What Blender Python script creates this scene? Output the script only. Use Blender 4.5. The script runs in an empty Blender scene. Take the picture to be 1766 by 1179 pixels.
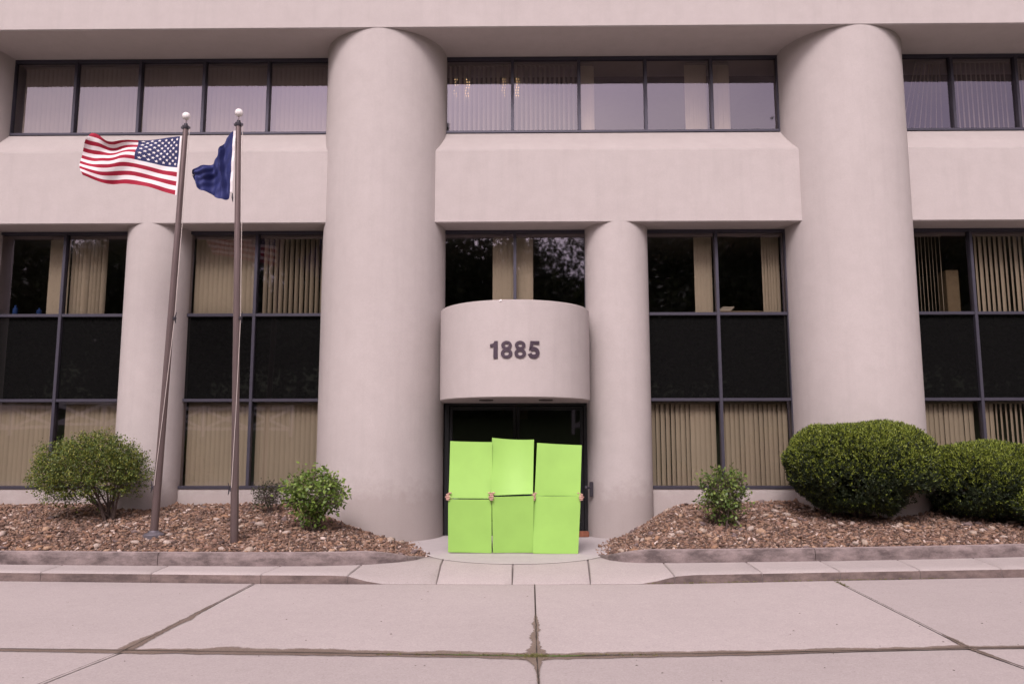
import bpy, bmesh, math, random
import numpy as np
from mathutils import Vector, Matrix

random.seed(7)
RNG = np.random.default_rng(7)
PI = math.pi
R = math.radians
C = bpy.context.scene.collection
SC = bpy.context.scene

# ------------------------------------------------------------------ camera, sky, sun, exposure
cam = bpy.data.cameras.new('camera')
cam.lens = 27.885
cam.sensor_width = 36.0
cam.clip_start = 0.1
cam.clip_end = 2000
camo = bpy.data.objects.new('camera', cam)
C.objects.link(camo)
camo.location = (0, 0, 1.42)
_p, _y, _r = R(7.25), R(0.68), R(0.05)
_f = Vector((-math.sin(_y) * math.cos(_p), math.cos(_y) * math.cos(_p), math.sin(_p)))
_rt = Vector((math.cos(_y), math.sin(_y), 0))
_up = _rt.cross(_f)
_rt2 = _rt * math.cos(_r) - _up * math.sin(_r)
_up2 = _up * math.cos(_r) + _rt * math.sin(_r)
camo.matrix_world = Matrix(((_rt2.x, _up2.x, -_f.x, 0), (_rt2.y, _up2.y, -_f.y, 0),
                            (_rt2.z, _up2.z, -_f.z, 1.42), (0, 0, 0, 1)))
SC.camera = camo

SUN_EL, SUN_AZ = R(47), R(190)          # compass-like azimuth measured from +Y (towards the facade), clockwise
world = bpy.data.worlds.new('World')
SC.world = world
world.use_nodes = True
wt = world.node_tree
wt.nodes.clear()
w_out = wt.nodes.new('ShaderNodeOutputWorld')
w_bg = wt.nodes.new('ShaderNodeBackground')
w_sky = wt.nodes.new('ShaderNodeTexSky')
w_sky.sky_type = 'NISHITA'
w_sky.sun_disc = False
w_sky.sun_elevation = SUN_EL
w_sky.sun_rotation = SUN_AZ
w_sky.dust_density = 3.0
w_hsv = wt.nodes.new('ShaderNodeHueSaturation')
w_hsv.inputs['Saturation'].default_value = 0.10
w_hsv.inputs['Value'].default_value = 1.0
w_co = wt.nodes.new('ShaderNodeTexCoord')
w_map = wt.nodes.new('ShaderNodeMapping')
w_map.inputs['Scale'].default_value = (1.0, 1.0, 2.2)
w_ns = wt.nodes.new('ShaderNodeTexNoise')
w_ns.inputs['Scale'].default_value = 2.1
w_ns.inputs['Detail'].default_value = 5
w_ns.inputs['Roughness'].default_value = 0.5
w_cr = wt.nodes.new('ShaderNodeValToRGB')
w_cr.color_ramp.elements[0].position = 0.33
w_cr.color_ramp.elements[0].color = (0.86, 0.71, 0.85, 1)
w_cr.color_ramp.elements[1].position = 0.68
w_cr.color_ramp.elements[1].color = (1.26, 1.07, 1.05, 1)
w_mul = wt.nodes.new('ShaderNodeMixRGB')
w_mul.blend_type = 'MULTIPLY'
w_mul.inputs[0].default_value = 1.0
wt.links.new(w_co.outputs['Generated'], w_map.inputs['Vector'])
wt.links.new(w_map.outputs['Vector'], w_ns.inputs['Vector'])
wt.links.new(w_ns.outputs['Fac'], w_cr.inputs['Fac'])
wt.links.new(w_sky.outputs[0], w_hsv.inputs['Color'])
wt.links.new(w_hsv.outputs[0], w_mul.inputs[1])
wt.links.new(w_cr.outputs[0], w_mul.inputs[2])
wt.links.new(w_mul.outputs[0], w_bg.inputs['Color'])
wt.links.new(w_bg.outputs[0], w_out.inputs['Surface'])
w_bg.inputs['Strength'].default_value = 0.12

sl = bpy.data.lights.new('sun', 'SUN')
sl.energy = 1.5
sl.angle = R(22)
sl.color = (1.0, 0.93, 0.91)
slo = bpy.data.objects.new('sun', sl)
C.objects.link(slo)
_d = Vector((math.sin(SUN_AZ) * math.cos(SUN_EL), math.cos(SUN_AZ) * math.cos(SUN_EL), math.sin(SUN_EL)))
slo.rotation_euler = _d.to_track_quat('Z', 'Y').to_euler()
slo.location = _d * 60

SC.view_settings.view_transform = 'Standard'
SC.view_settings.look = 'None'
SC.view_settings.gamma = 1
SC.view_settings.use_curve_mapping = False
SC.view_settings.exposure = 0.84
SC.render.engine = 'CYCLES'
SC.cycles.use_denoising = True
SC.cycles.max_bounces = 8
SC.cycles.transparent_max_bounces = 12
SC.cycles.caustics_reflective = False
SC.cycles.caustics_refractive = False


# ------------------------------------------------------------------ materials
class NT:
    def __init__(s, name):
        s.m = bpy.data.materials.new(name)
        s.m.use_nodes = True
        s.t = s.m.node_tree
        s.t.nodes.clear()
        s.out = s.t.nodes.new('ShaderNodeOutputMaterial')

    def n(s, typ, ins=None, **kw):
        nd = s.t.nodes.new(typ)
        for k, v in kw.items():
            setattr(nd, k, v)
        for k, v in (ins or {}).items():
            if hasattr(v, 'is_linked') or hasattr(v, 'links'):
                s.t.links.new(v, nd.inputs[k])
            else:
                nd.inputs[k].default_value = v
        return nd

    def ramp(s, fac, els, interp='LINEAR'):
        nd = s.t.nodes.new('ShaderNodeValToRGB')
        cr = nd.color_ramp
        cr.interpolation = interp
        while len(cr.elements) < len(els):
            cr.elements.new(0.5)
        for e, (p, c) in zip(cr.elements, els):
            e.position = p
            e.color = c if len(c) == 4 else (*c, 1)
        s.t.links.new(fac, nd.inputs['Fac'])
        return nd.outputs['Color']

    def mix(s, fac, a, b, mode='MIX'):
        nd = s.t.nodes.new('ShaderNodeMixRGB')
        nd.blend_type = mode
        for i, v in enumerate((fac, a, b)):
            if hasattr(v, 'links'):
                s.t.links.new(v, nd.inputs[i])
            else:
                nd.inputs[i].default_value = v if i == 0 else ((*v, 1) if len(v) == 3 else v)
        return nd.outputs[0]

    def noise(s, vec, scale, detail=4, rough=0.55):
        return s.n('ShaderNodeTexNoise', {'Vector': vec, 'Scale': scale, 'Detail': detail, 'Roughness': rough}).outputs['Fac']

    def done(s, col, rough=0.8, metal=0.0, bump=None, bs=0.2, bd=0.01, spec=0.3, extra=None):
        b = s.n('ShaderNodeBsdfPrincipled')
        for k, v in (('Base Color', col), ('Roughness', rough), ('Metallic', metal), ('Specular IOR Level', spec)):
            if hasattr(v, 'links'):
                s.t.links.new(v, b.inputs[k])
            else:
                b.inputs[k].default_value = (*v, 1) if k == 'Base Color' and len(v) == 3 else v
        for k, v in (extra or {}).items():
            b.inputs[k].default_value = v
        if bump is not None:
            bn = s.n('ShaderNodeBump', {'Height': bump, 'Strength': bs, 'Distance': bd})
            s.t.links.new(bn.outputs[0], b.inputs['Normal'])
        s.t.links.new(b.outputs[0], s.out.inputs['Surface'])
        return s.m

    def pos(s):
        return s.n('ShaderNodeNewGeometry').outputs['Position']

    def rnd(s):
        return s.n('ShaderNodeNewGeometry').outputs['Random Per Island']


def plain(name, col, rough=0.6, metal=0.0, spec=0.3, var=0.08, scale=9, **kw):
    t = NT(name)
    f = t.noise(t.pos(), scale)
    c = t.ramp(f, [(0.25, tuple(x * (1 - var) for x in col)), (0.75, tuple(min(1, x * (1 + var)) for x in col))])
    return t.done(c, rough, metal, spec=spec, **kw)


def m_stucco():
    t = NT('stucco')
    p = t.pos()
    big = t.noise(p, 0.9, 5, 0.6)
    mid = t.noise(p, 5.0, 4, 0.6)
    fine = t.noise(p, 95, 3, 0.7)
    c = t.ramp(big, [(0.3, (0.424, 0.379, 0.365)), (0.7, (0.470, 0.424, 0.410))])
    c = t.mix(0.5, c, t.ramp(mid, [(0.3, (0.412, 0.366, 0.353)), (0.7, (0.482, 0.436, 0.422))]))
    c = t.mix(0.22, c, t.ramp(fine, [(0.3, (0.30, 0.27, 0.27)), (0.7, (0.56, 0.51, 0.50))]))
    # darker colour on up-facing ledges offsets their sunlit brightness, broken up by noise
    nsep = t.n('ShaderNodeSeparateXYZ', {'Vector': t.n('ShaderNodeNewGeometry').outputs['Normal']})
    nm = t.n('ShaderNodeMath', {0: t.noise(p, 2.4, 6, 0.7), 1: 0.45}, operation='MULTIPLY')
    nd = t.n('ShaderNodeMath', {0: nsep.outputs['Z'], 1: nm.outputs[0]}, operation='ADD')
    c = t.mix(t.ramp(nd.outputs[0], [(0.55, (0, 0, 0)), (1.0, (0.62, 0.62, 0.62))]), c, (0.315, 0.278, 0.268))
    # rain streaks: noise stretched vertically
    mp = t.n('ShaderNodeMapping', {'Vector': p, 'Scale': (3.0, 3.0, 0.22)})
    st = t.noise(mp.outputs[0], 2.0, 5, 0.65)
    c = t.mix(t.ramp(st, [(0.50, (0, 0, 0)), (0.85, (0.42, 0.42, 0.42))]), c, (0.36, 0.325, 0.315))
    # splash dirt at the foot of the walls, ragged upper edge
    sep = t.n('ShaderNodeSeparateXYZ', {'Vector': p})
    zz = t.n('ShaderNodeMath', {0: sep.outputs['Z'], 1: 1.0}, operation='MULTIPLY')
    nz = t.n('ShaderNodeMath', {0: t.noise(p, 3.2, 5, 0.7), 1: 1.1}, operation='MULTIPLY')
    ad = t.n('ShaderNodeMath', {0: zz.outputs[0], 1: nz.outputs[0]}, operation='SUBTRACT')
    dm = t.ramp(ad.outputs[0], [(0.0, (0.5, 0.5, 0.5)), (0.35, (0, 0, 0))])
    c = t.mix(dm, c, (0.31, 0.262, 0.245))
    return t.done(c, 0.9, bump=fine, bs=0.28, bd=0.012, spec=0.15)


def m_concrete(name, col, dirt=0.0, agg=1.0):
    t = NT(name)
    p = t.pos()
    oi = t.n('ShaderNodeObjectInfo').outputs['Random']
    big = t.noise(p, 0.8, 6, 0.62)
    mid = t.noise(p, 6, 5, 0.65)
    fine = t.noise(p, 120, 3, 0.8)
    vor = t.n('ShaderNodeTexVoronoi', {'Vector': p, 'Scale': 85.0}).outputs['Color']
    sp = t.n('ShaderNodeSeparateColor', {'Color': vor}).outputs[0]
    k = lambda a: tuple(x * a for x in col)
    c = t.ramp(big, [(0.28, k(0.86)), (0.72, k(1.09))])
    c = t.mix(0.45, c, t.ramp(mid, [(0.3, k(0.86)), (0.7, k(1.10))]))
    c = t.mix(0.35 * agg, c, t.ramp(sp, [(0.0, k(0.62)), (0.25, k(0.95)), (0.8, k(1.05)), (1.0, k(1.38))]))
    c = t.mix(0.25 * agg, c, t.ramp(fine, [(0.3, k(0.6)), (0.7, k(1.35))]))
    c = t.mix(1.0, c, t.ramp(oi, [(0, (0.95, 0.95, 0.95)), (1, (1.04, 1.04, 1.04))]), 'MULTIPLY')
    sp2 = t.noise(p, 38, 2, 0.5)
    c = t.mix(t.ramp(sp2, [(0.70, (0, 0, 0)), (0.78, (0.5, 0.5, 0.5))]), c, k(0.35))
    if dirt:
        d = t.noise(t.n('ShaderNodeMapping', {'Vector': p, 'Scale': (1.1, 1.1, 2.6)}).outputs[0], 3.0, 6, 0.7)
        c = t.mix(t.ramp(d, [(0.36, (dirt, dirt, dirt)), (0.62, (0.10 * dirt,) * 3)]), c, (0.062, 0.048, 0.047))
    return t.done(c, 0.88, bump=t.mix(0.5, fine, sp), bs=0.35, bd=0.006, spec=0.2)


def m_leaf(name, cols, rough=0.5, trans=0.25):
    t = NT(name)
    f = t.rnd()
    c = t.ramp(f, [(i / (len(cols) - 1), x) for i, x in enumerate(cols)])
    b = t.n('ShaderNodeBsdfPrincipled', {'Base Color': c, 'Roughness': rough, 'Specular IOR Level': 0.35})
    tr = t.n('ShaderNodeBsdfTranslucent', {'Color': c})
    ms = t.n('ShaderNodeMixShader', {0: trans, 1: b.outputs[0], 2: tr.outputs[0]})
    t.t.links.new(ms.outputs[0], t.out.inputs['Surface'])
    return t.m


def m_rock(name):
    t = NT(name)
    f = t.rnd()
    c = t.ramp(f, [(0.0, (0.050, 0.036, 0.035)), (0.20, (0.105, 0.060, 0.046)), (0.38, (0.23, 0.130, 0.085)),
                   (0.54, (0.185, 0.122, 0.095)), (0.70, (0.31, 0.195, 0.125)), (0.84, (0.20, 0.14, 0.125)),
                   (0.94, (0.36, 0.27, 0.215)), (1.0, (0.62, 0.53, 0.49))])
    p = t.pos()
    c = t.mix(0.5, c, t.ramp(t.noise(p, 60, 4, 0.7), [(0.3, (0.45, 0.42, 0.42)), (0.7, (1.5, 1.42, 1.34))]), 'MULTIPLY')
    c2 = t.mix(0.2, c, t.ramp(t.noise(p, 160, 3, 0.7), [(0.3, (0.10, 0.07, 0.055)), (0.7, (0.38, 0.27, 0.22))]))
    return t.done(c2, 0.9, bump=t.noise(p, 90, 3), bs=0.4, bd=0.01, spec=0.2)


def m_glass(name, tint, refl):
    t = NT(name)
    p = t.pos()
    tr = t.n('ShaderNodeBsdfTransparent', {'Color': (*tint, 1)})
    wob = t.noise(p, 0.7, 2, 0.4)
    bn = t.n('ShaderNodeBump', {'Height': wob, 'Strength': 0.05, 'Distance': 0.05})
    gl = t.n('ShaderNodeBsdfGlossy', {'Color': (0.88, 0.83, 0.97, 1), 'Roughness': 0.024, 'Normal': bn.outputs[0]})
    fr = t.n('ShaderNodeLayerWeight', {'Blend': 0.25})
    f = t.n('ShaderNodeMath', {0: fr.outputs['Fresnel'], 1: 0.5}, operation='MULTIPLY')
    f2 = t.n('ShaderNodeMath', {0: f.outputs[0], 1: refl}, operation='ADD')
    f2.use_clamp = True
    ms = t.n('ShaderNodeMixShader', {0: f2.outputs[0], 1: tr.outputs[0], 2: gl.outputs[0]})
    t.t.links.new(ms.outputs[0], t.out.inputs['Surface'])
    return t.m


def m_emit(name, col, s):
    t = NT(name)
    e = t.n('ShaderNodeEmission', {'Color': (*col, 1), 'Strength': s})
    t.t.links.new(e.outputs[0], t.out.inputs['Surface'])
    return t.m


def m_board(name, col):
    t = NT(name)
    p = t.pos()
    f = t.noise(p, 3.0, 4, 0.5)
    c = t.ramp(f, [(0.3, tuple(x * 0.95 for x in col)), (0.7, tuple(x * 1.05 for x in col))])
    return t.done(c, 0.55, bump=t.noise(p, 4.0, 3), bs=0.10, bd=0.02, spec=0.35)


M = {}
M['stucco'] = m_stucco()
M['walk'] = m_concrete('sidewalk_concrete', (0.375, 0.332, 0.322))
M['drive'] = m_concrete('driveway_concrete', (0.372, 0.328, 0.320))
M['landing'] = m_concrete('landing_concrete', (0.40, 0.365, 0.365), agg=0.5)
M['kerb'] = m_concrete('kerb_concrete_stained', (0.265, 0.212, 0.205), dirt=0.85)
M['kerbtop'] = m_concrete('kerb_concrete_top', (0.33, 0.27, 0.262), dirt=0.30)
M['walkface'] = m_concrete('sidewalk_edge_aggregate', (0.23, 0.175, 0.16), dirt=0.75)
M['frame'] = plain('bronze_frame_metal', (0.062, 0.058, 0.078), 0.42, 0.35, 0.4)
M['dframe'] = plain('black_door_frame', (0.018, 0.018, 0.02), 0.4, 0.2)
M['glass'] = m_glass('tinted_window_glass', (0.72, 0.68, 0.62), 0.13)
M['dglass'] = m_glass('dark_door_glass', (0.30, 0.29, 0.28), 0.07)
M['blackglass'] = plain('black_spandrel_glass', (0.006, 0.006, 0.006), 0.02, 0, 0.42, var=0.0)
M['slat'] = plain('vinyl_blind_slat', (0.66, 0.60, 0.51), 0.6, var=0.05, scale=1.5)
M['slatw'] = plain('white_blind_slat', (0.50, 0.455, 0.43), 0.6, var=0.05, scale=1.5)
M['rail'] = plain('blind_headrail', (0.35, 0.32, 0.29), 0.5)
M['inwall'] = plain('interior_paint', (0.13, 0.115, 0.10), 0.8)
M['inceil'] = plain('interior_ceiling', (0.16, 0.14, 0.125), 0.8)
M['infloor'] = plain('interior_carpet', (0.06, 0.05, 0.045), 0.95)
M['pole'] = plain('bronze_pole_metal', (0.155, 0.115, 0.112), 0.36, 0.55, 0.5, var=0.06, scale=4)
M['collar'] = plain('pole_collar_metal', (0.16, 0.145, 0.165), 0.4, 0.5)
M['darkmetal'] = plain('dark_metal', (0.05, 0.045, 0.055), 0.45, 0.4)
M['ball'] = plain('white_ball_paint', (0.78, 0.74, 0.73), 0.25, 0, 0.5, var=0.03)
M['rope'] = plain('halyard_rope', (0.52, 0.46, 0.43), 0.9)
M['fred'] = plain('flag_red_cloth', (0.30, 0.010, 0.034), 0.75, var=0.06, scale=30)
M['fwhite'] = plain('flag_white_cloth', (0.74, 0.69, 0.70), 0.75, var=0.03, scale=30)
M['fblue'] = plain('flag_blue_cloth', (0.024, 0.028, 0.095), 0.75, var=0.08, scale=30)
M['navy'] = plain('navy_flag_cloth', (0.020, 0.026, 0.115), 0.7, var=0.12, scale=20)
M['gold'] = plain('embroidered_emblem_thread', (0.40, 0.36, 0.30), 0.7, var=0.4, scale=60)
M['digit'] = plain('bronze_digit_metal', (0.085, 0.062, 0.082), 0.38, 0.45, 0.5)
M['board'] = m_board('lime_green_board', (0.285, 0.515, 0.108))
M['boardedge'] = plain('board_pale_edge', (0.52, 0.72, 0.25), 0.7)
M['skin'] = plain('skin', (0.50, 0.30, 0.245), 0.55, var=0.08, scale=40)
M['shirt'] = plain('grey_shirt_cloth', (0.18, 0.18, 0.20), 0.9)
M['denim'] = plain('denim_cloth', (0.05, 0.07, 0.13), 0.9)
M['shoe'] = plain('dark_shoe', (0.03, 0.03, 0.03), 0.7)
M['hair'] = plain('brown_hair', (0.05, 0.03, 0.02), 0.6)
M['rock'] = m_rock('gravel_rock')
M['bedsoil'] = plain('bed_soil', (0.085, 0.055, 0.042), 0.95, var=0.4, scale=25)
M['dirt'] = m_concrete('joint_dirt', (0.20, 0.150, 0.118), agg=1.3)
def m_stain():
    t = NT('washed_dirt')
    p = t.pos()
    a = t.n('ShaderNodeAttribute', attribute_name='core').outputs['Fac']
    nz = t.noise(p, 14, 6, 0.75)
    ad = t.n('ShaderNodeMath', {0: a, 1: 1.5}, operation='MULTIPLY')
    n2 = t.n('ShaderNodeMath', {0: nz, 1: 1.2}, operation='MULTIPLY')
    su = t.n('ShaderNodeMath', {0: ad.outputs[0], 1: n2.outputs[0]}, operation='ADD')
    al = t.ramp(su.outputs[0], [(0.55, (0, 0, 0)), (0.85, (0.62, 0.62, 0.62)), (1.1, (0.80, 0.80, 0.80))])
    big = t.noise(p, 3.0, 5, 0.7)
    fine = t.noise(p, 90, 4, 0.8)
    c = t.ramp(big, [(0.3, (0.15, 0.108, 0.084)), (0.7, (0.225, 0.172, 0.140))])
    c = t.mix(0.55, c, t.ramp(fine, [(0.35, (0.085, 0.060, 0.045)), (0.65, (0.28, 0.22, 0.18))]))
    c = t.mix(t.ramp(su.outputs[0], [(0.60, (1, 1, 1)), (1.0, (0, 0, 0))]), c, (0.17, 0.125, 0.100))
    b = t.n('ShaderNodeBsdfPrincipled', {'Base Color': c, 'Roughness': 0.72, 'Specular IOR Level': 0.3})
    tr = t.n('ShaderNodeBsdfTransparent')
    ms = t.n('ShaderNodeMixShader', {0: al, 1: tr.outputs[0], 2: b.outputs[0]})
    t.t.links.new(ms.outputs[0], t.out.inputs['Surface'])
    return t.m


M['dirt'] = m_stain()
M['joint'] = plain('joint_filler', (0.045, 0.036, 0.030), 0.95, var=0.4, scale=20)
M['water'] = plain('puddle_water', (0.07, 0.058, 0.042), 0.14, 0, 0.5)
M['moss'] = m_leaf('dry_moss', [(0.20, 0.17, 0.06), (0.13, 0.15, 0.04), (0.28, 0.23, 0.11)])
M['brick'] = plain('red_brown_brick', (0.20, 0.075, 0.045), 0.9, var=0.25, scale=25)
M['bark'] = plain('shrub_bark', (0.085, 0.060, 0.052), 0.9, var=0.3, scale=30)
M['leaf_small'] = m_leaf('small_olive_leaves', [(0.05, 0.085, 0.024), (0.09, 0.13, 0.030), (0.14, 0.175, 0.034), (0.26, 0.26, 0.045)])
M['leaf_dark'] = m_leaf('dark_shrub_leaves', [(0.025, 0.034, 0.016), (0.045, 0.058, 0.024), (0.075, 0.085, 0.035)])
M['leaf_bright'] = m_leaf('bright_shrub_leaves', [(0.07, 0.125, 0.022), (0.115, 0.19, 0.032), (0.165, 0.245, 0.045), (0.24, 0.31, 0.08)], 0.42)
M['leaf_mid'] = m_leaf('mid_shrub_leaves', [(0.055, 0.10, 0.024), (0.095, 0.155, 0.032), (0.14, 0.20, 0.042), (0.21, 0.265, 0.065)], 0.42)
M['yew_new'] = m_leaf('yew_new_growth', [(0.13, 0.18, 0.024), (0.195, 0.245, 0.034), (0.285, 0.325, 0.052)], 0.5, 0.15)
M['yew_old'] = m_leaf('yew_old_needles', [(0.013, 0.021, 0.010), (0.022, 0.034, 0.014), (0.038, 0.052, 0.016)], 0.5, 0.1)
M['tree'] = m_leaf('tree_foliage', [(0.018, 0.026, 0.014), (0.04, 0.055, 0.022), (0.075, 0.092, 0.04)], 0.6)
M['grass'] = plain('lawn', (0.045, 0.07, 0.02), 0.95, var=0.3, scale=2)
M['asphalt'] = plain('asphalt', (0.05, 0.05, 0.052), 0.9, var=0.2, scale=30)
M['fence'] = plain('white_fence_paint', (0.74, 0.71, 0.70), 0.6, var=0.04)
M['hwall'] = plain('house_brick_wall', (0.17, 0.085, 0.06), 0.9, var=0.2, scale=6)
M['hroof'] = plain('house_red_roof', (0.22, 0.05, 0.045), 0.85, var=0.2, scale=6)
M['dimmetal'] = plain('downlight_trim', (0.10, 0.085, 0.08), 0.5, 0.3)
M['lampglow'] = m_emit('warm_bead_light', (1.0, 0.66, 0.32), 4.5)
M['bottle'] = plain('blue_bottle', (0.03, 0.08, 0.30), 0.3)
M['paper'] = plain('white_paper', (0.7, 0.66, 0.62), 0.8)
M['cardboard'] = plain('beige_cardboard', (0.25, 0.20, 0.14), 0.85)
M['mortar'] = plain('mortar', (0.50, 0.46, 0.45), 0.9, var=0.15, scale=20)
M['chip'] = plain('white_plaster', (0.85, 0.83, 0.82), 0.9)


# ------------------------------------------------------------------ helpers
def mesh_of(name, verts, faces, mats, mi=None, smooth=False):
    me = bpy.data.meshes.new(name)
    me.from_pydata([tuple(v) for v in verts], [], faces)
    for m in (mats if isinstance(mats, (list, tuple)) else [mats]):
        me.materials.append(m)
    if mi is not None:
        me.polygons.foreach_set('material_index', np.asarray(mi, dtype=np.int32))
    if smooth:
        me.polygons.foreach_set('use_smooth', np.ones(len(me.polygons), dtype=bool))
    me.update()
    return me


def link(name, me, parent=None):
    o = bpy.data.objects.new(name, me)
    C.objects.link(o)
    if parent is not None:
        o.parent = parent
        o.matrix_parent_inverse = Matrix.Identity(4)
    return o


def np_mesh(name, V, Q, mats, mi=None, smooth=False):
    """V (n,3), Q (m,k) arrays"""
    me = bpy.data.meshes.new(name)
    V = np.asarray(V, dtype=np.float32)
    Q = np.asarray(Q, dtype=np.int32)
    m, k = Q.shape
    me.vertices.add(len(V))
    me.vertices.foreach_set('co', V.ravel())
    me.loops.add(m * k)
    me.loops.foreach_set('vertex_index', Q.ravel())
    me.polygons.add(m)
    me.polygons.foreach_set('loop_start', np.arange(0, m * k, k, dtype=np.int32))
    me.polygons.foreach_set('loop_total', np.full(m, k, dtype=np.int32))
    for mm in (mats if isinstance(mats, (list, tuple)) else [mats]):
        me.materials.append(mm)
    if mi is not None:
        me.polygons.foreach_set('material_index', np.asarray(mi, dtype=np.int32))
    if smooth:
        me.polygons.foreach_set('use_smooth', np.ones(m, dtype=bool))
    me.update(calc_edges=True)
    return me


def thing(name, label, cat, loc=(0, 0, 0), group=None):
    o = bpy.data.objects.new(name, None)
    C.objects.link(o)
    o.location = loc
    tag(o, label, cat, group)
    return o


def tag(o, label=None, cat=None, group=None, kind=None):
    if label: o['label'] = label
    if cat: o['category'] = cat
    if group: o['group'] = group
    if kind: o['kind'] = kind
    return o


class MB:
    """collects faces of one mesh"""
    def __init__(s):
        s.v, s.f, s.mi = [], [], []

    def add(s, verts, faces, mi=0):
        b = len(s.v)
        s.v += [tuple(x) for x in verts]
        s.f += [tuple(b + i for i in f) for f in faces]
        s.mi += [mi] * len(faces)

    def box(s, x0, x1, y0, y1, z0, z1, mi=0):
        s.add([(x0, y0, z0), (x1, y0, z0), (x1, y1, z0), (x0, y1, z0), (x0, y0, z1), (x1, y0, z1), (x1, y1, z1), (x0, y1, z1)],
              [(0, 3, 2, 1), (4, 5, 6, 7), (0, 1, 5, 4), (1, 2, 6, 5), (2, 3, 7, 6), (3, 0, 4, 7)], mi)

    def tube(s, pts, radii, n=8, mi=0, caps=True):
        pts = [Vector(p) for p in pts]
        b = len(s.v)
        for i, p in enumerate(pts):
            t = (pts[min(i + 1, len(pts) - 1)] - pts[max(i - 1, 0)]).normalized()
            a = t.cross(Vector((0.31, 0.87, 0.37)) if abs(t.z) > 0.5 else Vector((0, 0, 1))).normalized()
            c = t.cross(a)
            for k in range(n):
                q = p + (a * math.cos(2 * PI * k / n) + c * math.sin(2 * PI * k / n)) * radii[i]
                s.v.append(tuple(q))
        for i in range(len(pts) - 1):
            for k in range(n):
                s.f.append((b + i * n + k, b + i * n + (k + 1) % n, b + (i + 1) * n + (k + 1) % n, b + (i + 1) * n + k))
                s.mi.append(mi)
        if caps:
            s.f.append(tuple(b + k for k in range(n))[::-1]); s.mi.append(mi)
            s.f.append(tuple(b + (len(pts) - 1) * n + k for k in range(n))); s.mi.append(mi)

    def lathe(s, prof, cx, cy, n=24, mi=0, a0=0, a1=2 * PI):
        """prof: list of (r, z)"""
        b = len(s.v)
        full = abs(a1 - a0 - 2 * PI) < 1e-6
        m = n if full else n + 1
        for (r, z) in prof:
            for k in range(m):
                a = a0 + (a1 - a0) * k / n
                s.v.append((cx + r * math.cos(a), cy + r * math.sin(a), z))
        for i in range(len(prof) - 1):
            for k in range(n):
                k2 = (k + 1) % m
                s.f.append((b + i * m + k, b + i * m + k2, b + (i + 1) * m + k2, b + (i + 1) * m + k)); s.mi.append(mi)

    def sphere(s, c, r, n=12, mi=0):
        prof = [(max(1e-4, r * math.sin(PI * i / n)), c[2] - r * math.cos(PI * i / n)) for i in range(n + 1)]
        s.lathe(prof, c[0], c[1], n * 2, mi)

    def build(s, name, mats, parent=None, smooth=False, bevel=0.0, fixn=False):
        me = mesh_of(name, s.v, s.f, mats, s.mi)
        if bevel or fixn:
            bm = bmesh.new(); bm.from_mesh(me)
            if fixn:
                bmesh.ops.recalc_face_normals(bm, faces=bm.faces)
            if bevel:
                es = [e for e in bm.edges if len(e.link_faces) == 2 and e.calc_face_angle(0) > 0.4]
                bmesh.ops.bevel(bm, geom=es, offset=bevel, segments=2, affect='EDGES', clamp_overlap=True)
            bm.to_mesh(me); bm.free()
        if smooth:
            me.polygons.foreach_set('use_smooth', np.ones(len(me.polygons), dtype=bool))
            try:
                me.set_sharp_from_angle(angle=R(40))
            except Exception:
                pass
        return link(name, me, parent)


def prism(mb, prof, x0, x1, mi=0):
    """prof: list of (y,z) counter-clockwise seen from +x; extruded along x"""
    n = len(prof)
    mb.add([(x0, y, z) for y, z in prof] + [(x1, y, z) for y, z in prof],
           [tuple(range(n))[::-1], tuple(range(n, 2 * n))] + [(i, (i + 1) % n, n + (i + 1) % n, n + i) for i in range(n)], mi)


def lerp_pts(pts, x):
    xs = [p[0] for p in pts]; ys = [p[1] for p in pts]
    return float(np.interp(x, xs, ys))


def sstep(a, b, x):
    t = min(1, max(0, (x - a) / (b - a)))
    return t * t * (3 - 2 * t)


def hnoise(x, y, s=1.0):
    return (math.sin(x * 2.1 * s + 1.3) * math.cos(y * 2.7 * s - .4) + .6 * math.sin(x * 4.7 * s + y * 3.1 * s) + .4 * math.sin(y * 7.3 * s - x * 5.9 * s + 2)) / 2


# ------------------------------------------------------------------ ground levels
YO = [(-14, 9.75), (-9, 9.42), (-5.94, 9.27), (-2.97, 9.12), (0, 9.08), (1.7, 9.14), (3.56, 9.36), (5.83, 9.60), (9, 9.98), (14, 10.6)]
YV = [(-14, 6.85), (-6, 6.58), (-3.18, 6.47), (0.114, 6.33), (1.8, 6.43), (3.57, 6.60), (7, 6.78), (14, 7.2)]
yo = lambda x: lerp_pts(YO, x)
yv = lambda x: lerp_pts(YV, x)


def zdrive(x, y):
    a, b = yo(x), yv(x)
    if y >= b:
        return -0.135 - 0.065 * min(1, (a - y) / (a - b))
    return -0.20 + 0.018 * (b - y)


def zouter(x):          # height of the pavement's outer edge: full kerb, or dropped in front of the entrance
    k = sstep(-2.05, -1.55, x) * (1 - sstep(1.30, 1.85, x))
    return -0.035 + (-0.128 + 0.035) * k


# terrain: one big sheet with a road bank behind the camera
gx = [-400, -120, -60, -35, -20, -10, 0, 10, 20, 35, 60, 120, 400]
gy = [-500, -120, -60, -35, -24, -16, -13, -11, -9.5, -8.3, 0, 8, 40, 120, 500]


def zground(x, y):
    if y > -8.3: return -0.45
    return -0.45 + 2.45 * sstep(-8.3, -14.5, y) + max(0, -14.5 - y) * 0.13


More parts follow.
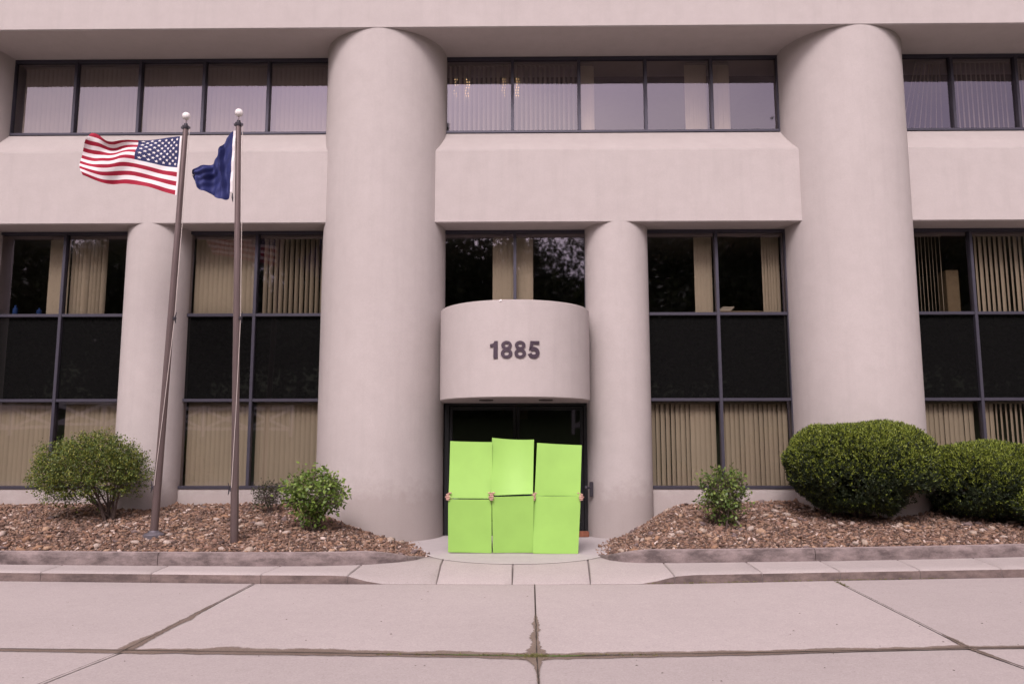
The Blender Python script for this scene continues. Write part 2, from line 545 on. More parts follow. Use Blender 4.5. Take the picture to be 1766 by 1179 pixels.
V = [(x, y, zground(x, y)) for y in gy for x in gx]
nx = len(gx)
F = [(j * nx + i, j * nx + i + 1, (j + 1) * nx + i + 1, (j + 1) * nx + i) for j in range(len(gy) - 1) for i in range(nx - 1)]
tag(link('ground', mesh_of('ground', V, F, M['grass'], smooth=True)), kind='structure')
mb = MB(); mb.box(-200, 200, -8.2, -0.2, -0.44, -0.19)
tag(mb.build('road', M['asphalt']), kind='structure')

# ------------------------------------------------------------------ driveway of cast slabs
drive = thing('driveway', None, None); tag(drive, kind='structure')
JX = [[(-14.2, 9.8), (-14.2, 0)], [(-9.7, 9.5), (-9.9, 6.8), (-10.2, 5), (-10.7, 0)], [(-6.40, 9.3), (-6.55, 6.6), (-6.7, 5.5), (-7, 0)],
      [(-2.99, 9.15), (-3.13, 6.47), (-3.86, 0)], [(0.142, 9.1), (0.113, 6.33), (0.1, 0)],
      [(3.56, 9.35), (3.553, 6.6), (4.23, 0)], [(6.9, 9.7), (6.95, 6.8), (7.0, 5.5), (7.3, 0)], [(10.3, 10.1), (10.4, 6.9), (10.6, 0)], [(14.2, 10.7), (14.2, 0)]]


def jx(i, y):
    p = sorted((b, a) for a, b in JX[i])
    return lerp_pts(p, y)


GAP = 0.007


def slab(name, fx, fy, zf, nu, nv, mats, parent, depth=0.14, rnd=0.012, front=0):
    """fx(u,v), fy(u,v): plan position; top from zf; rounded rim; v=0 is the side nearer the camera"""
    mb = MB()
    us = [0, 0.012] + [i / nu for i in range(1, nu)] + [0.988, 1]
    vs = [0, 0.03] + [i / nv for i in range(1, nv)] + [0.985, 1]
    V = []
    for j, v in enumerate(vs):
        for i, u in enumerate(us):
            x = fx(u, v); y = fy(u, v, x)
            z = zf(x, y)
            if i in (0, len(us) - 1) or j in (0, len(vs) - 1):
                z -= rnd
            V.append((x, y, z))
    n = len(us)
    F = []; MI = []
    for j in range(len(vs) - 1):
        for i in range(n - 1):
            F.append((j * n + i, j * n + i + 1, (j + 1) * n + i + 1, (j + 1) * n + i)); MI.append(0)
    ring = [i for i in range(n)] + [j * n + n - 1 for j in range(1, len(vs))] + [(len(vs) - 1) * n + i for i in range(n - 2, -1, -1)] + [j * n for j in range(len(vs) - 2, 0, -1)]
    b = len(V)
    for k in ring:
        V.append((V[k][0], V[k][1], V[k][2] - depth))
    m = len(ring)
    for k in range(m):
        k2 = (k + 1) % m
        F.append((ring[k], b + k, b + k2, ring[k2])); MI.append(front if k < n - 1 else 0)
    me = mesh_of(name, V, F, mats, MI)
    me.polygons.foreach_set('use_smooth', np.ones(len(me.polygons), dtype=bool))
    me.set_sharp_from_angle(angle=R(50))
    return link(name, me, parent)


for i in range(len(JX) - 1):
    for row in (0, 1):
        if row == 0:
            ylo = lambda x: yv(x) + GAP
            yhi = lambda x: yo(x) + 0.0
        else:
            ylo = lambda x: 0.0
            yhi = lambda x: yv(x) - GAP
        def fx(u, v, i=i, row=row):
            e = []
            for q in (i, i + 1):
                xb = JX[q][0][0]
                e.append(jx(q, v * yv(xb)) if row else jx(q, yv(xb) + v * (yo(xb) - yv(xb))))
            return (e[0] + GAP) * (1 - u) + (e[1] - GAP) * u
        def fy(u, v, x, a=ylo, b=yhi):
            return a(x) * (1 - v) + b(x) * v
        slab('slab', fx, fy, zdrive, 8, 6, M['drive'], drive, rnd=0.006)
mb = MB()
xs = np.linspace(-14, 14, 29)
for a, b in zip(xs[:-1], xs[1:]):
    for (ya, yb) in ((0, 5.6), (5.6, 6.9), (6.9, 9.0)):
        mb.add([(a, ya, zdrive(a, ya) - .03), (b, ya, zdrive(b, ya) - .03), (b, yb, zdrive(b, yb) - .03), (a, yb, zdrive(a, yb) - .03)], [(0, 1, 2, 3)])
mb.build('joint_filler', M['joint'], drive)


def strip(name, path, wa, wb, mat, parent, zoff=0.004, n=160, jag=0.35, seed=1, edge=0.012):
    """path [(x,y)..]; wa / wb [(t, width)] to the left / right of travel; ragged outline lying on the slabs"""
    rr = random.Random(seed)
    wk = .85
    L = [0]
    for a, b in zip(path[:-1], path[1:]):
        L.append(L[-1] + math.dist(a, b))
    V = []; F = []
    na = nb = 0
    for k in range(n + 1):
        t = k / n
        s = t * L[-1]
        x = np.interp(s, L, [p[0] for p in path]); y = np.interp(s, L, [p[1] for p in path])
        s2 = min(L[-1], s + .02); s1 = max(0, s - .02)
        dx = np.interp(s2, L, [p[0] for p in path]) - np.interp(s1, L, [p[0] for p in path])
        dy = np.interp(s2, L, [p[1] for p in path]) - np.interp(s1, L, [p[1] for p in path])
        l = math.hypot(dx, dy); nxx, nyy = -dy / l, dx / l
        na = na * .8 + rr.uniform(-1, 1) * jag * .5; nb = nb * .8 + rr.uniform(-1, 1) * jag * .5
        a = max(0.002, lerp_pts(wa, t) * (1 + na) * wk); b = max(0.002, lerp_pts(wb, t) * (1 + nb) * wk)
        for w in (a, 0.0, -b):
            px, py = x + nxx * w, y + nyy * w
            V.append((px, py, zdrive(px, py) + zoff))
    for k in range(n):
        for q in (0, 1):
            a = 3 * k + q
            F.append((a, a + 1, a + 4, a + 3))
    me = mesh_of(name, V, F, mat)
    at = me.attributes.new('core', 'FLOAT', 'POINT')
    at.data.foreach_set('value', np.array([1.0 if k % 3 == 1 else 0.0 for k in range(len(V))], dtype=np.float32))
    return link(name, me, parent)


# wet dirt washed along the joints (travel +x: left side = away from the camera)
vpath = [(x, yv(x)) for x in np.linspace(-10, 10, 60)]
strip('dirt_stain', vpath, [(0, .03), (.30, .035), (.345, .05), (.38, .15), (.47, .13), (.52, .09), (.60, .10), (.70, .075), (.8, .05), (1, .03)],
      [(0, .10), (.33, .11), (.345, .10), (.40, .10), (.48, .07), (.505, .16), (.53, .11), (.58, .10), (.63, .02), (.68, .03), (.75, .02), (1, .02)],
      M['dirt'], drive, 0.004, 420, seed=3)
strip('dirt_stain', [(0.128, 7.65), (0.118, 6.9), (0.113, 6.36)], [(0, .004), (.2, .03), (.35, .05), (.5, .035), (.8, .045), (1, .10)],
      [(0, .004), (.2, .035), (.4, .03), (.6, .045), (.85, .05), (1, .12)], M['dirt'], drive, 0.0065, 70, 0.6, 5)
strip('dirt_stain', [(0.113, 6.30), (0.111, 5.9), (0.111, 5.5)], [(0, .16), (.15, .05), (.4, .02), (1, .006)], [(0, .20), (.12, .09), (.35, .025), (1, .006)],
      M['dirt'], drive, 0.0065, 50, 0.4, 6)
strip('dirt_stain', [(-2.985, 9.1), (-3.05, 7.85), (-3.13, 6.5)], [(0, .004), (.35, .008), (.5, .045), (.8, .055), (1, .06)],
      [(0, .006), (.38, .008), (.45, .04), (.8, .05), (1, .08)], M['dirt'], drive, 0.0065, 90, 0.5, 8)
strip('dirt_stain', [(3.553, 7.0), (3.553, 6.62), (3.62, 5.95)], [(0, .01), (.15, .045), (.4, .05), (.7, .02), (1, .008)],
      [(0, .01), (.2, .03), (.45, .06), (.8, .02), (1, .008)], M['dirt'], drive, 0.0065, 60, 0.5, 9)
strip('crack', vpath, [(0, .006), (1, .006)], [(0, .006), (1, .006)], M['joint'], drive, 0.0085, 420, .5, 15)
strip('crack', [(jx(4, y), y) for y in np.linspace(9.05, 5.2, 14)], [(0, .005), (1, .006)], [(0, .005), (1, .006)], M['joint'], drive, 0.0085, 260, .6, 16)
strip('crack', [(jx(3, y), y) for y in np.linspace(9.1, 5.2, 14)], [(0, .004), (1, .005)], [(0, .004), (1, .005)], M['joint'], drive, 0.0085, 260, .6, 17)
strip('crack', [(jx(5, y), y) for y in np.linspace(9.3, 5.4, 14)], [(0, .004), (1, .005)], [(0, .004), (1, .005)], M['joint'], drive, 0.0085, 260, .6, 18)
tag(strip('puddle', [(-1.05, yv(-1.05) - .005), (-.3, yv(-.3) - .012), (0.0, 6.325), (.3, yv(.3) - .025), (0.85, yv(.85) - .012)],
          [(0, .003), (.2, .008), (.5, .010), (.62, .014), (.85, .009), (1, .003)], [(0, .003), (.2, .010), (.5, .011), (.62, .02), (.85, .012), (1, .003)],
          M['water'], None, 0.009, 80, 0.5, 12), 'thin muddy puddle in the driveway joint mirroring the green boards', 'puddle')

# dry moss tuft where the joints cross, and specks of litter
def blades(name, centres, size, cnt, mat, seed=0, up=0.8):
    g = np.random.default_rng(seed)
    c = np.repeat(np.asarray(centres), cnt, axis=0)
    n = len(c)
    d = g.normal(size=(n, 3)); d[:, 2] = np.abs(d[:, 2]) * up
    d /= np.linalg.norm(d, axis=1)[:, None]
    w = np.cross(d, g.normal(size=(n, 3))); w /= np.linalg.norm(w, axis=1)[:, None]
    L = size * g.uniform(.6, 1.3, (n, 1))
    V = np.stack([c - w * L * .14, c + w * L * .14, c + d * L], 1).reshape(-1, 3)
    return np_mesh(name, V, np.arange(3 * n).reshape(-1, 3), mat)


pts = [(0.11 + RNG.normal() * .05, 6.32 + RNG.normal() * .028, zdrive(.1, 6.3) + .004) for _ in range(160)]
pts += [(RNG.uniform(-1.2, 1.1), yv(0) + RNG.normal() * .012 + .02, zdrive(.1, 6.3) + .004) for _ in range(90)]
pts += [(x, yo(x) - .01 + RNG.normal() * .006, zdrive(x, yo(x)) + .003) for x in RNG.uniform(1.4, 5, 120)]
pts += [(3.56 + RNG.normal() * .012, y, zdrive(3.56, y)) for y in RNG.uniform(9.0, 9.3, 20)]
tag(link('moss', blades('moss', pts, 0.02, 7, M['moss'], 4, 0.5), None), 'dry yellowish moss caught where the driveway joints cross', 'moss', kind='stuff')
mb = MB()
for _ in range(95):
    x, y = RNG.uniform(-5.5, 5.5), RNG.uniform(5.3, 8.9)
    s = RNG.uniform(.003, .009); a = RNG.uniform(0, PI); z = zdrive(x, y) + .002
    q = [(x + s * k * math.cos(a + t), y + s * k * math.sin(a + t), z + (0.004 if j % 2 else 0.001)) for j, (t, k) in enumerate(((0, 1.6), (1.5, .7), (3.1, 1.5), (4.6, .8)))]
    mb.add(q, [(0, 1, 2, 3)])
tag(mb.build('debris', M['bark']), 'tiny bark crumbs scattered over the driveway slabs', 'debris', kind='stuff')

# ------------------------------------------------------------------ pavement with kerb face and dropped crossing
LAND_C, LAND_R = (-0.08, 11.08), 1.235
ZL = -0.028
walk = thing('sidewalk', None, None); tag(walk, kind='structure')
YIN = [(-14, 10.45), (-6.2, 9.95), (-3.13, 9.83), (-1.9, 9.95), (-1.2, 10.5), (0, 10.6), (1.1, 10.5), (1.9, 10.12), (3.88, 10.3), (6.44, 10.68), (14, 12.0)]
WJ = [(-13.2, -13.0), (-11.9, -11.75), (-10.6, -10.5), (-9.35, -9.3), (-8.1, -8.05), (-6.85, -6.8), (-5.55, -5.5), (-4.25, -4.2), (-2.86, -2.93), (-1.93, -1.95), (-1.0, -0.955), (-0.106, -0.109), (0.845, 0.765),
      (1.735, 1.71), (2.76, 2.72), (3.70, 3.64), (4.72, 4.60), (5.75, 5.6), (6.8, 6.6), (7.9, 7.65), (9.0, 8.7), (10.1, 9.8), (11.3, 11.0), (12.5, 12.2)]


def zwalk(x, y):
    a = yo(x)
    t = min(1, max(0, (y - a) / 0.72))
    return zouter(x) * (1 - t) + (ZL - 0.004) * t


for (xi0, xo0), (xi1, xo1) in zip(WJ[:-1], WJ[1:]):
    def fx(u, v):
        return (xo0 + (xi0 - xo0) * v + .004) * (1 - u) + (xo1 + (xi1 - xo1) * v - .004) * u
    def fy(u, v, x):
        return (yo(x) + .012) * (1 - v) + lerp_pts(YIN, x) * v
    slab('paving_slab', fx, fy, zwalk, 5, 4, [M['walk'], M['walkface']], walk, depth=0.16, rnd=0.014, front=1)
mb = MB()
for a, b in zip(xs[:-1], xs[1:]):
    mb.add([(a, yo(a) + .03, -.17), (b, yo(b) + .03, -.17), (b, 12.5, -.075), (a, 12.5, -.075)], [(0, 1, 2, 3)])
mb.build('joint_filler', M['joint'], walk)

# smooth landing in front of the doors: round apron
mb = MB()
n = 64
ring = [(LAND_C[0] + LAND_R * math.cos(PI + PI * k / n), LAND_C[1] + LAND_R * math.sin(PI + PI * k / n)) for k in range(n + 1)]
poly = [(LAND_C[0] - LAND_R - .35, 12.95)] + [(LAND_C[0] - LAND_R - .35, 11.3)] + ring + [(LAND_C[0] + LAND_R + .35, 11.3), (LAND_C[0] + LAND_R + .35, 12.95)]
m_ = len(poly)
mb.add([(x, y, ZL) for x, y in poly] + [(x, y, ZL - .1) for x, y in poly], [tuple(range(m_))] + [(i, m_ + i, m_ + (i + 1) % m_, (i + 1) % m_) for i in range(m_)])
tag(mb.build('landing', M['landing'], fixn=True), kind='structure')
mb = MB()      # pale mortar line round the apron
V = []
for k in range(n + 1):
    a = PI + PI * k / n
    for rr, zz in ((LAND_R - .004, ZL + .003), (LAND_R + .016, ZL + .002)):
        V.append((LAND_C[0] + rr * math.cos(a), LAND_C[1] + rr * math.sin(a), zz))
mb.add(V, [(2 * k, 2 * k + 1, 2 * k + 3, 2 * k + 2) for k in range(n)])
mb.build('mortar_line', M['mortar'], walk)

# ------------------------------------------------------------------ planting beds
KL = [(-13.5, 10.25), (-9.5, 9.97), (-6.2, 9.79), (-4.6, 9.71), (-3.13, 9.67), (-2.5, 9.69), (-2.1, 9.745), (-1.8, 9.84), (-1.52, 9.99), (-1.32, 10.20), (-1.24, 10.42)]
KR = [(0.99, 10.60), (1.02, 10.38), (1.10, 10.18), (1.25, 10.04), (1.45, 9.97), (1.9, 9.965), (2.6, 10.02), (3.88, 10.14), (5.2, 10.31), (6.44, 10.51), (8.5, 10.83), (13.5, 11.7)]


def resample(path, step):
    out = [path[0]]
    for a, b in zip(path[:-1], path[1:]):
        k = max(1, int(math.dist(a, b) / step))
        out += [(a[0] + (b[0] - a[0]) * i / k, a[1] + (b[1] - a[1]) * i / k) for i in range(1, k + 1)]
    return out


def kerb(path, parent, flip, seg_len=3.05):
    P = resample(path, 0.12)
    n = len(P)
    d = [0]
    for a, b in zip(P[:-1], P[1:]): d.append(d[-1] + math.dist(a, b))
    tot = d[-1]
    cuts = list(np.arange(0, tot, seg_len)) + [tot]
    prof = [(0.0, -0.1), (0.004, .55), (0.012, .86), (0.035, .99), (0.06, 1.0), (0.115, 1.0), (0.13, .93), (0.13, -0.1)]
    for c0, c1 in zip(cuts[:-1], cuts[1:]):
        if c1 - c0 < .3: continue
        ss = [c0 + .004] + [q for q in d if c0 + .05 < q < c1 - .05] + [c1 - .004]
        V = []; F = []; MI = []
        for s in ss:
            x = np.interp(s, d, [p[0] for p in P]); y = np.interp(s, d, [p[1] for p in P])
            e = .06
            dx = np.interp(min(tot, s + e), d, [p[0] for p in P]) - np.interp(max(0, s - e), d, [p[0] for p in P])
            dy = np.interp(min(tot, s + e), d, [p[1] for p in P]) - np.interp(max(0, s - e), d, [p[1] for p in P])
            l = math.hypot(dx, dy)
            nxx, nyy = -dy / l, dx / l
            edist = (tot - s) if not flip else s
            hh = 0.145 * sstep(-.12, 1.0, edist) + .006
            wob = 0.003 * math.sin(s * 9) + 0.002 * math.sin(s * 23)
            for w, k in prof:
                V.append((x + nxx * (w + wob), y + nyy * (w + wob), -0.032 + hh * k))
        m = len(prof)
        for i in range(len(ss) - 1):
            for k in range(m - 1):
                F.append((i * m + k, i * m + k + 1, (i + 1) * m + k + 1, (i + 1) * m + k)); MI.append(0 if k < 3 else 1)
        F.append(tuple(range(m))); MI.append(0)
        F.append(tuple((len(ss) - 1) * m + k for k in range(m))[::-1]); MI.append(0)
        me = mesh_of('kerb_segment', V, F, [M['kerb'], M['kerbtop']], MI)
        bm = bmesh.new(); bm.from_mesh(me); bmesh.ops.recalc_face_normals(bm, faces=bm.faces); bm.to_mesh(me); bm.free()
        me.polygons.foreach_set('use_smooth', np.ones(len(me.polygons), dtype=bool))
        me.set_sharp_from_angle(angle=R(50))
        link('kerb_segment', me, parent)


def kerb_y(path, x):
    return lerp_pts(path, x)


# apron side edges of the beds (towards the landing)
def dist_edge(x, y, side):
    if side < 0:
        xe = lerp_pts([(9.6, -1.18), (10.3, -1.24), (10.9, -1.34), (11.6, -1.52), (12.0, -1.7), (12.9, -1.9)], y)
        return xe - x
    xe = lerp_pts([(9.6, 1.0), (10.4, 1.0), (11.1, 1.13), (11.8, 1.22), (12.3, 1.36), (12.9, 1.6)], y)
    return x - xe


def zbed(x, y, side):
    yk = kerb_y(KL if side < 0 else KR, x) + 0.12
    t = min(1, max(0, (y - yk) / (12.85 - yk)))
    lim = 1.5 if side < 0 else 1.05
    e = sstep(-0.08, lim, dist_edge(x, y, side))
    hgt = 0.060 + 0.40 * t ** 0.8 + (.05 * sstep(2.5, 4.0, x) if side > 0 else 0) * t
    return -0.045 + (hgt + 0.045 + 0.016 * hnoise(x * 2, y * 2)) * e


BEDS = []
for side, xa, xb, path in ((-1, -13.2, -1.15, KL), (1, 0.95, 13.2, KR)):
    bed = thing('planting_bed', None, None); tag(bed, kind='structure')
    bed['label'] = 'left planting bed of brown gravel behind a stained kerb' if side < 0 else 'right planting bed of brown gravel behind a stained kerb'
    nu, nv = 120, 30
    V = []; 
    for j in range(nv + 1):
        for i in range(nu + 1):
            x = xa + (xb - xa) * i / nu
            y0 = kerb_y(path, x) + 0.09
            y = y0 + (13.0 - y0) * j / nv
            V.append((x, y, zbed(x, y, side)))
    F = [(j * (nu + 1) + i, j * (nu + 1) + i + 1, (j + 1) * (nu + 1) + i + 1, (j + 1) * (nu + 1) + i) for j in range(nv) for i in range(nu)]
    link('bed_soil', mesh_of('bed_soil', V, F, M['bedsoil'], smooth=True), bed)
    kerb(path, bed, side > 0)
    BEDS.append((side, bed, path))

# gravel: broken rock, three base shapes
def rock_shape(seed, sub=1):
    bm = bmesh.new()
    bmesh.ops.create_icosphere(bm, subdivisions=sub, radius=1)
    g = random.Random(seed)
    for v in bm.verts:
        v.co *= g.uniform(.72, 1.18)
        v.co.z *= .62
        v.co.x *= 1.25
    bm.verts.index_update()
    V = np.array([v.co[:] for v in bm.verts]); F = np.array([[v.index for v in f.verts] for f in bm.faces])
    bm.free()
    return V, F


SH = [rock_shape(s) for s in (1, 2, 3, 4, 5)]
for side, bed, path in BEDS:
    g = np.random.default_rng(11 + side)
    Vs = []; Fs = []; b = 0
    NST = 27000
    cnt = 0
    x0, x1 = (-9.0, -1.2) if side < 0 else (1.0, 8.8)
    for _ in range(NST):
        x = g.uniform(x0, x1); yk = kerb_y(path, x) + .125
        y = yk + (12.82 - yk) * g.uniform(0, 1)
        de = dist_edge(x, y, side)
        if de < -0.02 - .05 * abs(g.normal()) : continue
        z = zbed(x, y, side)
        V0, F0 = SH[g.integers(0, 5)]
        s = float(np.clip(g.lognormal(math.log(.0148), .42), .007, .040))
        a = g.uniform(0, 2 * PI); tl = g.normal(0, .45)
        ca, sa = math.cos(a), math.sin(a); ct, st = math.cos(tl), math.sin(tl)
        Rm = np.array([[ca, -sa, 0], [sa, ca, 0], [0, 0, 1]]) @ np.array([[ct, 0, st], [0, 1, 0], [-st, 0, ct]])
        Vs.append((V0 * s * np.array([g.uniform(.8, 1.4), g.uniform(.6, 1.1), g.uniform(.6, 1.2)])) @ Rm.T + (x, y, z + s * g.uniform(-.1, .55)))
        Fs.append(F0 + b); b += len(V0)
    o = link('gravel', np_mesh('gravel', np.vstack(Vs), np.vstack(Fs), M['rock']), bed)
    o['kind'] = 'stuff'
    # larger stones one can pick out
    smesh = [np_mesh('stone', V0 * 1.0, F0, M['rock']) for V0, F0 in [rock_shape(s, 1) for s in range(20, 27)]]
    tm = []
    stone_mats = []
    for k, colr in enumerate([(0.33, 0.22, 0.15), (0.20, 0.12, 0.09), (0.33, 0.26, 0.21), (0.15, 0.11, 0.105), (0.27, 0.16, 0.10), (0.36, 0.29, 0.25)]):
        nm = 'bed_stone_%s' % 'abcdef'[k]
        stone_mats.append(bpy.data.materials.get(nm) or plain(nm, colr, 0.9, var=0.35, scale=45))
    for k in range(150):
        x = g.uniform(x0, x1); yk = kerb_y(path, x) + .16
        y = yk + (12.75 - yk) * (g.uniform(0, 1) ** (1.3 if side < 0 else 1.0))
        if dist_edge(x, y, side) < .12: continue
        s = g.uniform(.040, .068)
        me = smesh[g.integers(0, 7)]
        o = link('stone', me, bed)
        o.location = (x, y, zbed(x, y, side) + s * .25)
        o.rotation_euler = (g.normal(0, .3), g.normal(0, .3), g.uniform(0, 2 * PI))
        o.scale = (s, s * g.uniform(.7, 1.0), s * g.uniform(.7, 1.1))
        o.material_slots[0].link = 'OBJECT'
        o.material_slots[0].material = stone_mats[g.integers(0, 6)]

# ------------------------------------------------------------------ the building
YW, YB, YC = 12.80, 12.35, 11.83        # window plane, spandrel face, fascia / front of the big columns
ZS, ZT = 4.92, 7.95                     # underside of spandrel, underside of fascia
COLS = [-9.68, -2.26, 5.355, 12.97]
SMALL = [(-6.005, .515), (1.567, .52), (9.16, .52)]
bld = thing('office_building', 'pale pink stucco office building with big round columns and dark ribbon windows, numbered 1885', 'building', (0, 12.8, 0))
bld_inv = Matrix.Translation((0, -12.8, 0))


def bpart(o):
    o.parent = bld
    o.matrix_parent_inverse = bld_inv
    return o


def sub(o, parent):
    o.parent = parent
    o.matrix_parent_inverse = Matrix.Identity(4)
    return o


# subparts: parents are parts whose own transform is identity; parts hang under bld with inverse, so local coords = world coords
for cx in COLS:
    mb = MB()
    r = 1.005
    prof = [(r + .012, -0.35), (r + .010, .1), (r, .5)] + [(r, z) for z in (1.5, 3, 4.5, 6, 7.2)] + [(r, ZT + .02)]
    mb.lathe(prof, cx, YW + .04, 72)
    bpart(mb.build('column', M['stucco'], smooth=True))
for cx, r in SMALL:
    mb = MB()
    mb.lathe([(r + .006, -0.35), (r, .4), (r, 1.5), (r, 3), (r, ZS + .02)], cx, YW + .06, 56)
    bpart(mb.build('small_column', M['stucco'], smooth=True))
BAYS = [(COLS[0], COLS[1]), (COLS[1], COLS[2]), (COLS[2], COLS[3])]
for a, b in BAYS:
    mb = MB()
    prism(mb, [(YB, ZS), (13.3, ZS), (13.3, 6.60), (YW + .06, 6.60), (YW, 6.585), (YB, 6.125)], a, b)
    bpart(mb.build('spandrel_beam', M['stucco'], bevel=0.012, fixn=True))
    mb = MB()
    mb.box(a, b, YW + .005, 13.2, -.4, .70)
    if a < 0 < b:
        mb = MB(); mb.box(1.6, b, YW + .005, 13.2, -.4, .70)
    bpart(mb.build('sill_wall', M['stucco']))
mb = MB()
prism(mb, [(YC, ZT), (13.6, ZT), (13.6, 11.2), (YC, 11.2)], -14.5, 17.5)
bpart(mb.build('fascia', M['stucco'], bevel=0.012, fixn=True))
mb = MB(); mb.box(-14.4, 17.4, 13.61, 24, 10.9, 11.1)
bpart(mb.build('roof', M['asphalt']))
mb = MB(); mb.box(-14.4, -14.2, 13.0, 24, -.4, 10.9); mb.box(17.2, 17.4, 13.0, 24, -.4, 10.9); mb.box(-14.2, 17.2, 23.8, 24, -.4, 10.9)
bpart(mb.build('rear_wall', M['stucco']))
mb = MB(); mb.box(-14.1, 17.1, 17.0, 17.1, -.3, 10.8)
bpart(mb.build('interior_wall', M['inwall']))
mb = MB(); mb.box(-14.1, 17.1, 13.62, 16.99, ZT + .06, ZT + .16); mb.box(-14.1, 17.1, 13.32, 16.99, 4.99, 5.1); mb.box(-14.1, 17.1, 13.12, 16.99, 2.15, 2.25)
bpart(mb.build('interior_ceiling', M['inceil']))
mb = MB(); mb.box(-14.1, 17.1, 13.32, 16.98, 6.40, 6.5); mb.box(-14.1, 17.1, 13.12, 16.98, 3.36, 3.46); mb.box(-14.1, 17.1, 13.22, 16.98, -.2, -.05)
bpart(mb.build('interior_floor', M['infloor']))

GLASSY = YW + .055


def window(xa, xb, za, zb, mull, rows, black=(), fw=.036, name='window'):
    """part window: frame (own mesh) > mullions, transoms, panes"""
    mb = MB()
    y0, y1 = YW + .004, YW + .10
    mb.box(xa, xa + fw, y0, y1, za, zb); mb.box(xb - fw, xb, y0, y1, za, zb)
    mb.box(xa + fw, xb - fw, y0 + .001, y1, zb - fw * 1.3, zb); mb.box(xa + fw, xb - fw, y0 - .018, y1, za, za + fw * 1.2)
    w = bpart(mb.build(name, M['frame'], bevel=.004))
    hw = .025
    xsx = [xa + fw] + list(mull) + [xb - fw]
    for x in mull:
        m = MB(); m.box(x - hw, x + hw, y0 - .012, y1, za + fw * 1.2, zb - fw * 1.3)
        sub(m.build('mullion', M['frame'], bevel=.004), w)
    zz = [za + fw] + list(rows) + [zb - fw]
    for z in rows:
        m = MB()
        for i in range(len(xsx) - 1):
            a = xsx[i] + (hw if i else 0); b = xsx[i + 1] - (hw if i < len(xsx) - 2 else 0)
            m.box(a, b, y0 - .006, y1, z - hw, z + hw)
        sub(m.build('transom', M['frame'], bevel=.004), w)
    for j in range(len(zz) - 1):
        for i in range(len(xsx) - 1):
            m = MB()
            if j in black:
                m.box(xsx[i], xsx[i + 1], GLASSY, GLASSY + .006, zz[j], zz[j + 1])
                p = sub(m.build('pane', M['blackglass']), w); p['label'] = 'opaque black glass panel between the storeys'
            else:
                dy = RNG.normal() * .0025; dz = RNG.normal() * .0025
                m.add([(xsx[i], GLASSY + dy, zz[j] + .0), (xsx[i + 1], GLASSY - dy, zz[j]), (xsx[i + 1], GLASSY - dy + dz, zz[j + 1]), (xsx[i], GLASSY + dy + dz, zz[j + 1])], [(0, 1, 2, 3)])
                sub(m.build('pane', M['glass']), w)
    return w


U0, U1 = 6.59, 7.945
window(-8.70, -3.22, U0, U1, [-7.61, -6.505, -5.405, -4.30], [])
window(-1.30, 4.37, U0, U1, [-.14, .99, 2.114, 3.228], [])
window(6.34, 12.0, U0, U1, [7.28, 8.363, 9.5, 10.6], [])
L0, L1 = .70, 4.915
RW = [2.11, 3.506]
window(-8.75, -6.48, L0, L1, [-7.588], RW, (1,))
window(-5.53, -3.23, L0, L1, [-4.385], RW, (1,))
window(2.05, 4.37, L0, L1, [3.211], RW, (1,))
window(6.33, 8.68, L0, L1, [7.383], RW, (1,))
w_ = window(-1.30, 1.08, 2.08, L1, [-.103], [3.506], (0,))

# entrance doors under the canopy
mb = MB()
dx0, dx1, dz0, dz1 = -1.235, 1.065, ZL + .004, 2.075
y0, y1 = YW + .0, YW + .12
mb.box(dx0, dx0 + .07, y0, y1, dz0, dz1); mb.box(dx1 - .07, dx1, y0, y1, dz0, dz1); mb.box(dx0 + .07, dx1 - .07, y0 + .002, y1, dz1 - .06, dz1)
door = bpart(mb.build('entrance_door', M['dframe'], bevel=.004))
for a, b in ((dx0 + .075, -.09), (-.08, dx1 - .075)):
    m = MB(); s = .05
    m.box(a, a + s, y0 + .03, y0 + .08, dz0 + .01, dz1 - .07); m.box(b - s, b, y0 + .03, y0 + .08, dz0 + .01, dz1 - .07)
    m.box(a + s, b - s, y0 + .031, y0 + .079, dz0 + .01, dz0 + .2); m.box(a + s, b - s, y0 + .031, y0 + .079, dz1 - .13, dz1 - .07)
    sub(m.build('door_leaf', M['dframe'], bevel=.004), door)
    m = MB(); m.add([(a + s, y0 + .055, dz0 + .2), (b - s, y0 + .055, dz0 + .2), (b - s, y0 + .055, dz1 - .13), (a + s, y0 + .055, dz1 - .13)], [(0, 1, 2, 3)])
    sub(m.build('pane', M['dglass']), door)
    m = MB(); hx = b - .12 if a < -.5 else a + .12
    m.tube([(hx, y0 + .02, .85), (hx, y0 - .04, .85), (hx, y0 - .04, 1.25), (hx, y0 + .02, 1.25)], [.012] * 4, 8)
    sub(m.build('door_handle', M['darkmetal']), door)
m = MB(); m.box(-.12, .10, y0 + .075, y0 + .078, 1.80, 2.02)  # flat brown sheet standing in for a reflection in the door glass
sub(m.build('reflection_patch', M['cardboard']), door)
m = MB(); m.box(dx0, dx1, y0 - .02, y1, ZL + .001, ZL + .012)
sub(m.build('threshold', M['darkmetal']), door)

